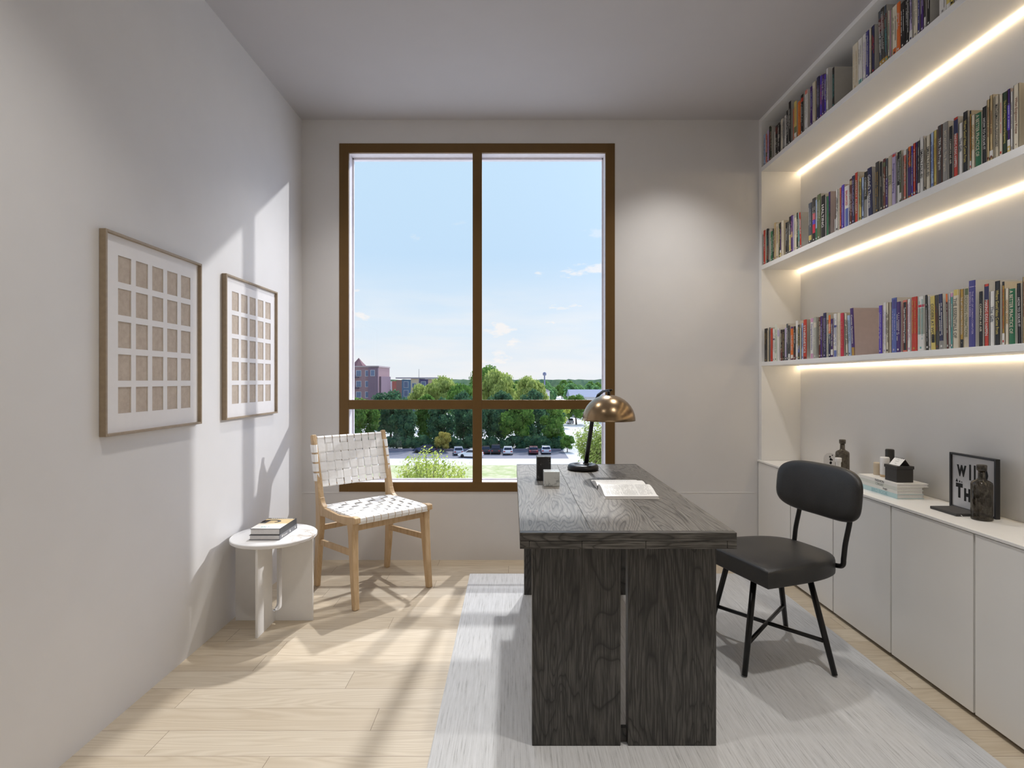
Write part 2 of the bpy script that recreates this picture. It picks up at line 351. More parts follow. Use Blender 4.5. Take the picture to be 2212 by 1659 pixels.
# ------------------------------------------------------------------ book data: (distance along the shelf, thickness, height, colour, lettering, its colour, bands, lean)
BOOKS={
 'top':[
  (3.7274,0.0258,0.213,'paleblue','~','navy',[],0),
  (3.7025,0.0229,0.204,'salmon','~','white',[(0.25,0.4,'olive')],0),
  (3.6772,0.0264,0.218,'lilac','~','purple',[],0),
  (3.6506,0.0228,0.232,'black','~','red',[],0),
  (3.6295,0.0182,0.218,'darkgreen','~','cream',[],0),
  (3.5801,0.0137,0.165,'white','','white',[],0),
  (3.557,0.0307,0.193,'black','~','cream',[(0.72,0.95,'maroon')],0),
  (3.5265,0.0249,0.196,'black','~','white',[(0.5,0.62,'grey')],0),
  (3.507,0.0123,0.179,'charcoal','','white',[],0),
  (3.4887,0.0226,0.204,'cream','~','grey',[],0),
  (3.4637,0.0257,0.197,'grey','~','charcoal',[],0),
  (3.439,0.0203,0.204,'white','~','grey',[],0),
  (3.4155,0.0217,0.222,'black','~','white',[],0),
  (3.3903,0.0271,0.265,'black','~','white',[(0.35,0.6,'charcoal')],0),
  (3.3429,0.0112,0.196,'salmon','','white',[],0),
  (3.3204,0.0307,0.23,'yellow','~','orange',[(0,0.17,'white'),(0.17,0.33,'olive')],0),
  (3.2784,0.033,0.208,'orange','~','yellow',[],0),
  (3.2464,0.0279,0.232,'black','~','white',[(0.82,0.92,'red')],0),
  (3.2005,0.0315,0.235,'white','~','grey',[(0.9,1,'salmon')],0),
  (3.1437,0.0247,0.226,'purple','~','lilac',[(0.5,0.85,'indigo')],0),
  (3.116,0.0277,0.236,'cream','~','grey',[],0),
  (3.0763,0.0297,0.245,'navy','~','lilac',[(0.3,0.7,'slate')],0),
  (3.0458,0.0219,0.235,'violet','~','salmon',[],0),
  (3.0228,0.0228,0.228,'purple','~','white',[],0),
  (3.0021,0.0174,0.218,'violet','~','white',[],0),
  (2.9819,0.0203,0.238,'white','~','grey',[],0),
  (2.9283,0.0184,0.213,'black','~','teal',[],0),
  (2.7408,0.0461,0.224,'cream','~','tan',[(0,0.03,'gold')],0),
  (2.7001,0.0317,0.224,'white','~','grey',[(0,0.1,'teal')],0),
  (2.6707,0.0229,0.227,'white','~','lilac',[],0),
  (2.6455,0.0258,0.227,'indigo','~','white',[],0),
  (2.6246,0.0144,0.227,'cream','~','grey',[],0),
  (2.6016,0.021,0.226,'navy','~','red',[],0),
  (2.5495,0.0186,0.265,'slate','~','white',[(0.02,0.1,'gold'),(0.6,0.85,'maroon')],2),
  (2.5293,0.0202,0.267,'charcoal','~','white',[(0.02,0.1,'gold'),(0.6,0.85,'maroon')],2),
  (2.5101,0.0169,0.265,'slate','~','teal',[(0.02,0.1,'gold'),(0.6,0.85,'maroon')],2),
  (2.4942,0.0133,0.225,'cream','~','green',[],0),
  (2.4836,0.0067,0.219,'pink','','white',[],0),
  (2.4594,0.0306,0.222,'cream','~','charcoal',[(0,0.14,'orange')],0),
  (2.4324,0.0223,0.219,'orange','~','white',[],0),
  (2.4048,0.0293,0.201,'black','~','white',[],0),
  (2.3771,0.0215,0.218,'black','~','white',[(0.6,0.62,'grey')],0),
  (2.357,0.0172,0.231,'lilac','~','navy',[(0,0.2,'white')],0),
  (2.3296,0.0258,0.244,'cream','~','grey',[],0),
  (2.3091,0.014,0.205,'indigo','~','white',[],0),
  (2.2922,0.0185,0.218,'purple','~','lilac',[],0),
  (2.2781,0.0087,0.231,'charcoal','~','grey',[(0,0.22,'white')],0),
  (2.2567,0.0146,0.244,'black','~','white',[],0),
  (2.1816,0.0382,0.205,'white','~','grey',[],0),
  (2.1524,0.0174,0.218,'red','~','white',[(0,0.1,'white'),(0.1,0.2,'yellow')],0),
  (2.1346,0.017,0.231,'yellow','~','black',[(0.5,1,'black')],0),
  (2.1178,0.0101,0.244,'white','','white',[],0),
  (2.1069,0.0105,0.205,'cream','','white',[],0),
  (2.0935,0.0151,0.218,'slate','','white',[],0),
  (2.0754,0.0199,0.231,'navy','','white',[],0),
 ],
 'middle':[
  (3.7489,0.004,0.209,'charcoal','~','green',[],0),
  (3.7266,0.0255,0.233,'red','~','white',[],0),
  (3.705,0.0143,0.201,'cream','','white',[],0),
  (3.6842,0.0249,0.232,'black','~','teal',[(0.1,0.5,'brown')],0),
  (3.6589,0.0145,0.225,'grey','~','charcoal',[(0.95,1,'black')],0),
  (3.6447,0.0127,0.199,'cream','','white',[],0),
  (3.6244,0.0257,0.198,'green','~','white',[],0),
  (3.5996,0.0162,0.209,'black','~','cream',[],0),
  (3.5782,0.0245,0.241,'tan','~','brown',[],0),
  (3.5465,0.0367,0.227,'beige','~','brown',[],0),
  (3.5181,0.017,0.219,'darkgreen','~','yellow',[],0),
  (3.5016,0.0147,0.222,'purple','~','white',[(0,0.12,'yellow'),(0.12,0.2,'white'),(0.8,1,'black')],0),
  (3.4801,0.0262,0.226,'cream','~','beige',[],0),
  (3.4301,0.0211,0.201,'black','~','white',[],0),
  (3.4074,0.0165,0.2,'charcoal','~','grey',[],0),
  (3.3863,0.0239,0.224,'black','~','white',[(0.05,0.5,'yellow')],0),
  (3.3609,0.0231,0.225,'purple','~','pink',[(0.4,0.55,'tan')],0),
  (3.3408,0.0153,0.214,'lilac','','white',[],0),
  (3.32,0.0243,0.215,'cream','~','sage',[(0.92,1,'sage')],0),
  (3.2983,0.0163,0.222,'darkgreen','~','cream',[],0),
  (3.278,0.0099,0.22,'white','~','teal',[(0.2,0.5,'teal')],1.6),
  (3.2582,0.0173,0.215,'red','~','white',[],3),
  (3.1558,0.0342,0.234,'slate','~','white',[(0,0.08,'black'),(0.08,0.2,'yellow')],0),
  (3.1181,0.036,0.25,'charcoal','~','white',[(0.0,0.2,'black'),(0.2,0.65,'crimson'),(0.4,0.5,'violet')],0),
  (3.0912,0.0152,0.231,'paleblue','~','white',[(0,0.3,'green')],0),
  (3.0644,0.036,0.253,'olive','~','white',[],0),
  (3.0216,0.035,0.232,'black','HALTING','white',[],0),
  (2.9957,0.0142,0.218,'grey','','white',[],0),
  (2.9798,0.0153,0.214,'sage','','',[(0,1,'green')],0),
  (2.9612,0.0174,0.232,'purple','~','black',[(0,0.5,'charcoal')],0),
  (2.9105,0.0112,0.069,'white','','white',[],0),
  (2.8939,0.0178,0.219,'white','~','charcoal',[],0),
  (2.8771,0.0145,0.219,'cream','','white',[],0),
  (2.8616,0.0149,0.219,'salmon','~','maroon',[],0),
  (2.8419,0.0229,0.226,'violet','~','lilac',[],0),
  (2.8097,0.0399,0.21,'white','BALANCED','crimson',[(0,0.45,'blue')],0),
  (2.7776,0.0226,0.234,'maroon','~','white',[(0.87,0.96,'tan')],0),
  (2.7541,0.0211,0.241,'navy','~','lilac',[],0),
  (2.7315,0.0219,0.249,'red','ABSTRACT ALGEBRA','cream',[],0),
  (2.7142,0.0112,0.224,'cream','','white',[],0),
  (2.6987,0.0184,0.206,'yellow','~','olive',[],0),
  (2.6789,0.0182,0.206,'paleblue','~','navy',[],0),
  (2.6591,0.02,0.225,'black','CYBERNETICS','white',[(0,0.4,'grey')],0),
  (2.6438,0.0092,0.209,'tan','','',[(0,0.5,'white')],0),
  (2.6216,0.0323,0.233,'navy',"Gödel's Theorem",'white',[],2),
  (2.5778,0.0259,0.24,'charcoal','~','gold',[],0),
  (2.5434,0.0144,0.228,'black','~','cream',[],1),
  (2.5265,0.0168,0.235,'brown','~','cream',[(0.93,1,'maroon'),(0.84,0.93,'olive')],0),
  (2.5098,0.0153,0.228,'slate','~','white',[(0,0.6,'purple')],0),
  (2.489,0.0251,0.233,'beige','EIFEL','olive',[],0),
  (2.4617,0.0245,0.233,'lilac','Programming Erlang','indigo',[(0.93,0.98,'red')],0),
  (2.4446,0.0073,0.215,'grey','','white',[],0),
  (2.4335,0.0138,0.227,'black','THINKING FORTH','white',[(0,0.35,'white')],0),
  (2.4193,0.0127,0.227,'olive','~','white',[(0.06,0.18,'white')],0),
  (2.3944,0.0165,0.219,'salmon','~','cream',[(0.9,1,'white')],0),
  (2.3796,0.0093,0.219,'grey','','white',[],0),
  (2.3652,0.0179,0.222,'orange','~','purple',[(0.06,0.6,'purple')],0),
  (2.3498,0.0117,0.218,'violet','~','white',[],0),
  (2.3354,0.0157,0.224,'red','~','white',[],0),
  (2.3219,0.0099,0.223,'purple','~','grey',[],0),
  (2.3099,0.0126,0.223,'charcoal','~','white',[(0.02,0.2,'white')],0),
  (2.2923,0.0213,0.231,'white','SMALLTALK-80','charcoal',[],0),
  (2.2749,0.0095,0.218,'beige','~','charcoal',[],0),
  (2.2579,0.0217,0.223,'cream','SMALLTALK-80','charcoal',[],0),
  (2.2371,0.0174,0.225,'paleblue','~','blue',[],0),
  (2.2195,0.0164,0.226,'yellow','~','gold',[],0),
  (2.1977,0.0253,0.236,'brown','TEX: The Program','white',[(0,1,'charcoal')],0),
  (2.1699,0.0265,0.235,'grey','METAFONT: The Program','cream',[],0),
  (2.1428,0.0144,0.207,'black','COMMON AS AIR','cream',[],0),
  (2.1164,0.0205,0.229,'red','MAKING IDEAS HAPPEN','white',[(0.72,0.96,'navy')],0),
  (2.095,0.0181,0.197,'white','The Gift','slate',[],0),
  (2.074,0.02,0.231,'black','Where Good Ideas Come From','yellow',[],0),
  (2.0491,0.0066,0.222,'gold','~','red',[(0,0.15,'white'),(0.94,1,'black')],0),
  (2.0362,0.0168,0.2,'cream','GOOD WORK','gold',[],0),
  (2.0153,0.0239,0.196,'green','A BETTER PRACTICE OF','cream',[],0),
  (1.9876,0.0156,0.206,'black','HOW TO SOLVE IT','white',[],0),
  (1.9727,0.0126,0.224,'tan','~','brown',[],0),
  (1.9592,0.0133,0.233,'tan','~','brown',[(0.05,0.15,'white')],0),
  (1.9489,0.0052,0.22,'beige','','white',[],0),
  (1.9366,0.0176,0.22,'beige','MATHEMATICAL DISCOVERY','charcoal',[],0),
  (1.9216,0.0102,0.217,'salmon','~','red',[(0,1,'cream')],0),
  (1.9067,0.0182,0.217,'darkgreen','The Art of Doing Science and Engineering','yellow',[],0),
  (1.8911,0.0107,0.219,'purple','~','white',[(0,0.1,'yellow'),(0.1,0.2,'white'),(0.35,0.75,'violet')],0),
  (1.88,0.0088,0.204,'white','~','grey',[],0),
  (1.8637,0.0202,0.22,'cream','What Engineers Know','brown',[],0),
  (1.8127,0.0164,0.205,'slate','','white',[],0),
 ],
 'lower':[
  (3.7095,0.0447,0.226,'black','~','gold',[(0,0.35,'charcoal')],0),
  (3.6731,0.0219,0.211,'beige','','white',[],0),
  (3.6518,0.0144,0.228,'slate','','white',[],0),
  (3.6272,0.0305,0.219,'red','~','salmon',[],0),
  (3.5949,0.028,0.213,'white','~','grey',[(0.65,0.7,'purple')],0),
  (3.5649,0.029,0.237,'offwhite','~','green',[],0),
  (3.5337,0.0256,0.21,'white','','',[(0.75,0.95,'lilac')],0),
  (3.4938,0.0236,0.198,'maroon','~','cream',[(0.4,1,'black')],0),
  (3.4685,0.0242,0.197,'black','~','tan',[],0),
  (3.4403,0.0229,0.205,'lilac','~','white',[(0,0.1,'charcoal')],0),
  (3.4153,0.0199,0.228,'slate','~','white',[],0),
  (3.3929,0.0214,0.215,'charcoal','~','grey',[(0,0.18,'white')],0),
  (3.3602,0.0297,0.203,'orange','~','white',[(0,0.05,'navy'),(0.05,0.15,'white'),(0.95,1,'purple')],0),
  (3.3273,0.0223,0.203,'black','~','white',[(0,0.15,'maroon')],0),
  (3.3031,0.0245,0.234,'white','~','grey',[],0),
  (3.2796,0.0191,0.208,'charcoal','~','yellow',[(0.2,0.4,'blue')],0),
  (3.2622,0.014,0.184,'cream','','white',[],0),
  (3.241,0.0219,0.213,'paleblue','~','indigo',[],0),
  (3.21,0.0351,0.231,'red','SYNERGETICS','white',[(0,0.06,'maroon')],0),
  (3.1371,0.0312,0.231,'white','Designing Interactions','indigo',[(0,0.12,'pink'),(0.9,1,'pink')],0),
  (3.1036,0.0298,0.232,'sage','~','white',[(0.75,0.87,'cream')],0),
  (3.0592,0.0192,0.228,'maroon','~','cream',[],0),
  (3.0381,0.0207,0.231,'purple','~','lilac',[],0),
  (3.0118,0.0298,0.246,'navy','~','lilac',[],0),
  (2.982,0.0241,0.231,'sage','~','cream',[(0.78,0.88,'charcoal')],0),
  (2.9588,0.0197,0.228,'navy','~','white',[(0.56,1,'orange')],0),
  (2.9376,0.02,0.205,'purple','GRAMMATICAL MAN','white',[(0.05,0.2,'white')],0),
  (2.9118,0.0289,0.23,'white','~','blue',[(0,0.15,'blue'),(0.68,0.73,'indigo')],0),
  (2.8791,0.0302,0.23,'cream','~','beige',[],0),
  (2.8483,0.0289,0.225,'crimson','THE DESIGN','salmon',[],0),
  (2.8071,0.0183,0.221,'cream','~','slate',[],3),
  (2.7817,0.0234,0.207,'paleblue','~','slate',[],3.3),
  (2.7552,0.0273,0.24,'purple','Convex Optimization','white',[(0,0.17,'gold')],3.5),
  (2.5512,0.0232,0.224,'violet','~','lilac',[],0),
  (2.5245,0.0228,0.234,'white','~','lilac',[],0),
  (2.5036,0.0168,0.231,'cream','~','charcoal',[],0),
  (2.4872,0.0138,0.23,'beige','','white',[],0),
  (2.4618,0.0336,0.246,'blue','~','lilac',[(0.8,0.97,'indigo')],0),
  (2.4314,0.0251,0.224,'purple','~','white',[],0),
  (2.3931,0.0271,0.226,'salmon','Types and Programming Languages','white',[(0.03,0.96,'black')],0),
  (2.3668,0.0205,0.227,'white','~','pink',[],0),
  (2.3384,0.0332,0.232,'red','~','gold',[],0),
  (2.298,0.0389,0.228,'sage','~','teal',[(0.8,1,'white'),(0.78,0.83,'white'),(0.8,0.845,'crimson'),(0,0.3,'white')],0),
  (2.2613,0.0128,0.229,'black','~','white',[],1.5),
  (2.2496,0.0093,0.223,'white','~','grey',[],1.5),
  (2.2294,0.0257,0.219,'yellow','CODERS AT WORK','charcoal',[(0.13,0.28,'black')],1.5),
  (2.2073,0.0172,0.22,'charcoal','~','brown',[],1.5),
  (2.1863,0.0213,0.221,'navy','~','white',[(0,0.15,'grey')],1.5),
  (2.1562,0.0087,0.217,'maroon','~','white',[(0.85,1,'orange')],1.5),
  (2.1468,0.0089,0.222,'white','~','grey',[],1),
  (2.136,0.011,0.216,'teal','~','white',[(0.93,1,'pink')],0),
  (2.1177,0.0245,0.226,'cream','THE ESSENTIALS OF','charcoal',[(0.9,1,'yellow')],0),
  (2.0895,0.0148,0.224,'gold','THE ART OF INTERACTIVE DESIGN','cream',[(0,0.14,'black')],0),
  (2.0696,0.0237,0.227,'beige','DESIGNING INTERACTIONS','olive',[(0.87,0.98,'olive')],0),
  (2.0425,0.0294,0.248,'indigo','THE ART OF HUMAN-COMPUTER\nINTERFACE DESIGN','lilac',[(0.9,0.91,'lilac')],0),
  (2.0045,0.0151,0.201,'black','COMMON AS AIR','cream',[],0),
  (1.9795,0.0192,0.224,'red','MAKING IDEAS HAPPEN','white',[(0.74,0.96,'navy')],0),
  (1.9571,0.0192,0.194,'white','The Gift','slate',[],0),
  (1.936,0.0199,0.227,'black','Where Good Ideas Come From','yellow',[],0),
  (1.912,0.0088,0.22,'gold','~','red',[(0,0.18,'white'),(0.94,1,'black')],0),
  (1.8994,0.015,0.195,'cream','GOOD WORK','gold',[],0),
  (1.8793,0.0221,0.19,'green','A BETTER PRACTICE OF','cream',[],0),
  (1.8489,0.0135,0.204,'black','HOW TO SOLVE IT','white',[],1),
  (1.8318,0.0192,0.223,'tan','~','brown',[],0),
 ],
}
# ------------------------------------------------------------------ room
XL, XR, YB, YF, ZC = -1.465, 1.998, 3.795, -1.3, 3.057
WX0, WX1, WZ0, WZ1 = -1.205, .709, .475, 2.893        # window opening
struct(MB().box(XL, XR, YF, YB, -.12, 0).build('floor', M['floor']))
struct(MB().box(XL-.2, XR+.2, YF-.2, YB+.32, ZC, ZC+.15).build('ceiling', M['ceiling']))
struct(MB().box(XL-.15, XL, YF-.15, YB+.3, -.12, ZC).build('wall_left', M['wall']))
struct(MB().box(XR, XR+.15, YF-.15, YB+.3, -.12, ZC).build('wall_right', M['wall']))
struct(MB().box(XL, XR, YF-.15, YF, -.12, ZC).build('wall_front', M['wall']))
mb = MB(); D0, D1 = YB, YB+.155
mb.box(XL, WX0, D0, D1, -.12, ZC).box(WX1, XR, D0, D1, -.12, ZC).box(WX0, WX1, D0, D1, WZ1, ZC).box(WX0, WX1, D0, D1, -.12, WZ0)
struct(mb.build('wall_back', M['wall']))
struct(MB().box(XL+.0005, WX0-.004, YB-.0018, YB+.001, .4675, .4700).build('trim_1', M['shelfw']))
struct(MB().box(WX1+.004, 1.68, YB-.0018, YB+.001, .4675, .4700).build('trim_2', M['shelfw']))

# window: bronze face frame, white lining behind, four panes
win = struct(bpy.data.objects.new('window_1', None)); COL.objects.link(win); win.location = (0, YB, WZ0)
fx0, fx1, fz0, fz1 = -1.140, .645, .539, 2.829
mx0, mx1, tz0, tz1 = -.2785, -.214, 1.0475, 1.112
fa, fb = YB-.004, YB+.012
mb = MB()
mb.box(WX0, fx0, fa, fb, WZ0, WZ1).box(fx1, WX1, fa, fb, WZ0, WZ1).box(fx0, fx1, fa, fb, fz1, WZ1).box(fx0, fx1, fa, fb, WZ0, fz0)
mb.box(mx0, mx1, fa, fb, fz0, fz1).box(fx0, mx0, fa+.001, fb, tz0, tz1).box(mx1, fx1, fa+.001, fb, tz0, tz1)
mb.build('frame', M['bronze'], win, bevel=.0012)
mb = MB(); la, lb = fb, YB+.15
ls = YB+.10; mb.box(WX0+.001, fx0+.002, la, ls, WZ0+.001, WZ1-.001).box(fx1-.002, WX1-.001, la, ls, WZ0+.001, WZ1-.001).box(fx0, fx1, la, lb, fz1-.002, WZ1-.001).box(fx0, fx1, la, lb, WZ0+.001, fz0+.002)
mb.box(fx0+.002, fx0+.012, YB+.085, YB+.10, fz0, fz1).box(fx1-.012, fx1-.002, YB+.085, YB+.10, fz0, fz1).box(fx0, fx1, YB+.085, YB+.10, fz1-.014, fz1-.002).box(fx0, fx1, YB+.085, YB+.10, fz0, fz0+.012)
mb.build('lining', M['lining'], win, bevel=.001)
mb = MB().box(mx0+.006, mx1-.006, la, YB+.10, fz0, fz1).box(fx0, fx1, la, YB+.10, tz0+.006, tz1-.006)
mb.build('glazing_bar', M['lining'], win)
for a, b in ((fx0, mx0), (mx1, fx1)):
    for c, d in ((fz0, tz0), (tz1, fz1)):
        MB().box(a, b, YB+.088, YB+.094, c, d).build('pane', M['glass'], win)

# ------------------------------------------------------------------ rug
rug = MB().box(-.275, 1.582, .35, 3.503, 0.0005, .010).build('rug', M['rug'], origin=(.65, 1.9, 0), bevel=.002)
tag(rug, 'light grey finely ribbed rug lying under the desk and black chair', 'rug')

# ------------------------------------------------------------------ desk
dx0, dx1, dy0, dy1, dz0, dz1 = .0235, .734, 1.788, 3.252, .697, .750
desk = thing('desk', 'dark grey oak desk with thick top and slab legs, standing on the rug', 'desk', ((dx0+dx1)/2, (dy0+dy1)/2, .0101))
gx = [dx0, .2615, .498, dx1]
mb = MB(); e = .0006
for i in range(3):
    mb.box(gx[i]+(e if i else 0), gx[i+1]-(e if i < 2 else 0), dy0+.026, dy1-.026, .730, dz1, i)
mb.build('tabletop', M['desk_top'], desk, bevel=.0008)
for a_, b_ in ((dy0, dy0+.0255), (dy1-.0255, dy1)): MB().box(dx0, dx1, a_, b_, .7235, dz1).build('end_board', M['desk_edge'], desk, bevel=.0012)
mb = MB(); k = .0013
for a, b in ((dx0, .0535), (.0535+k, .226), (.226+k, .435), (.435+k, .702), (.702+k, dx1)):
    mb.box(a, b, dy0, dy0+.03, dz0, .7222).box(a, b, dy1-.03, dy1, dz0, .7222)
mb.box(dx0, dx0+.03, dy0+.0305, dy1-.0305, dz0, .7295).box(dx1-.03, dx1, dy0+.0305, dy1-.0305, dz0, .7295).box(dx0+.03, dx1-.03, dy0+.0305, dy1-.0305, .704, .7295)
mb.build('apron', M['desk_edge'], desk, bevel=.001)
for j, yy in enumerate((1.851, 3.151)):
    for i, (a, b) in enumerate(((.0656, .3658), (.3907, .6899))):
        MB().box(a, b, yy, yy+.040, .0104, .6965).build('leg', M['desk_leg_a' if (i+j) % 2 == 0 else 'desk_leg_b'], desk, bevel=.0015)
for yy in (1.872, 3.163):
    MB().box(.3662, .3903, yy, yy+.018, .0104, .058).build('foot_block', M['desk_leg_a'], desk)
    MB().box(.3662, .3903, yy, yy+.018, .690, .6965).build('top_block', M['desk_leg_a'], desk)

# ------------------------------------------------------------------ base cabinets, worktop, bookcase
CX = 1.703; bounds = [3.793, 3.351, 2.905, 2.461, 2.017, 1.573, 1.130, .687, .244]
ordw = ['nearest the window wall', 'second from the window wall, behind the black chair', 'third from the window wall, right of the black chair', 'fourth from the window wall, under the bottle', 'fifth from the window wall, at the right edge', 'sixth from the window wall, past the right edge', 'seventh from the window wall, past the right edge', 'eighth from the window wall, nearest the viewer']
for i in range(8):
    a, b = bounds[i+1]+.004, bounds[i]-.004
    c = thing('base_cabinet', 'flat white base cabinet door unit, '+ordw[i], 'cabinet', (1.85, (a+b)/2, 0), group='base cabinets under the worktop')
    MB().box(CX+.022, 1.975, a-.0035, b+.0035, .012, .6845).build('body', M['cab'], c)
    MB().box(CX, CX+.019, a+.001, b-.001, .018, .682).build('door', M['cab'], c, bevel=.0012)
    MB().box(CX+.03, 1.975, a-.0035, b+.0035, 0.0005, .0115).build('plinth', M['dark_gap'], c)
wt = MB().box(CX-.004, 1.979, .24, 3.794, .6852, .697).build('worktop', M['worktop'], origin=(1.84, 2.0, .685), bevel=.0012)
tag(wt, 'long thin white worktop running over the base cabinets', 'worktop')

bc = thing('bookcase', 'built-in white bookcase with three long shelves and warm light strips', 'bookcase', (1.85, 2.0, .6975))
BX0, BX1, BY0, BY1 = 1.710, 1.980, .24, 3.755
MB().box(BX1, 1.9975, BY0, 3.794, .6975, 3.056).build('back_panel', M['shelfw'], bc)
MB().box(BX0, BX1-.0002, BY1, 3.794, .6975, 3.056).build('side_panel', M['shelfw'], bc, bevel=.001)
MB().box(BX0, BX1-.0002, BY0, BY1-.0002, 3.030, 3.056).build('top_panel', M['shelfw'], bc, bevel=.001)
for z in (2.682, 2.008, 1.347):
    s = MB().box(BX0, BX1-.0002, BY0, BY1-.0002, z, z+(.030 if z > 1.5 else .0265)).build('shelf', M['shelfw'], bc, bevel=.001)
    MB().box(BX1-.012, BX1-.0005, BY0, BY1-.001, z-.0075, z-.0003).build('light_strip', M['led'], s, local=False)

# ------------------------------------------------------------------ books
CN = {'black': (30, 27, 27), 'charcoal': (66, 63, 61), 'slate': (78, 84, 94), 'grey': (150, 147, 142), 'white': (228, 225, 220), 'offwhite': (224, 228, 212), 'cream': (222, 212, 190),
 'beige': (204, 192, 168), 'tan': (198, 174, 128), 'yellow': (214, 194, 108), 'gold': (188, 148, 60), 'orange': (224, 112, 36), 'red': (200, 60, 40), 'salmon': (216, 116, 98),
 'crimson': (206, 46, 72), 'maroon': (98, 32, 28), 'brown': (124, 68, 46), 'pink': (206, 148, 182), 'lilac': (190, 176, 210), 'purple': (70, 36, 112), 'violet': (92, 68, 188),
 'navy': (42, 42, 84), 'indigo': (74, 70, 140), 'blue': (92, 108, 176), 'paleblue': (172, 192, 222), 'teal': (100, 172, 168), 'green': (44, 112, 76), 'darkgreen': (42, 62, 36),
 'olive': (98, 108, 72), 'sage': (170, 172, 160), 'mauve': (196, 180, 176), 'board': (204, 201, 194)}
WORD = {'offwhite': 'off-white', 'paleblue': 'pale blue', 'darkgreen': 'dark green', 'sage': 'pale sage', 'slate': 'slate grey', 'olive': 'olive green', 'charcoal': 'charcoal grey'}
def cm(n): return plain('cover_'+n, CN[n], .45, nz=.03, nsc=40)
def ordinal(n):
    o = ['', 'first', 'second', 'third', 'fourth', 'fifth', 'sixth', 'seventh', 'eighth', 'ninth', 'tenth', 'eleventh', 'twelfth', 'thirteenth', 'fourteenth', 'fifteenth', 'sixteenth', 'seventeenth', 'eighteenth', 'nineteenth']
    if n < 20: return o[n]
    t = ['', '', 'twent', 'thirt', 'fort', 'fift', 'sixt', 'sevent', 'eight']
    return t[n//10]+'ieth' if n % 10 == 0 else t[n//10]+'y-'+o[n % 10]
def glyph_bars(mb, yc, wid, z0, z1, x, m, rnd):
    """lettering too small to read: rows of small marks running down the spine"""
    rows = 1 if wid < .016 else 2
    for r in range(rows):
        y = yc + (0 if rows == 1 else (r-.5)*wid*.42); hh = min(.0042, wid*.24)*rnd.uniform(.8, 1.15)
        z = z1 - rnd.uniform(0, .02); end = z0 + rnd.uniform(0, .05)
        while z > end:
            L = rnd.uniform(.0022, .0046)
            if rnd.random() < .84: mb.quad((x, y+hh/2*rnd.uniform(.7, 1), z), (x, y-hh/2, z), (x, y-hh/2, z-L), (x, y+hh/2*rnd.uniform(.7, 1), z-L), m)
            z -= L*1.35
XS = 1.716
SHZ = {'top': 2.7125, 'middle': 2.0385, 'lower': 1.3740}
rb = random.Random(3)
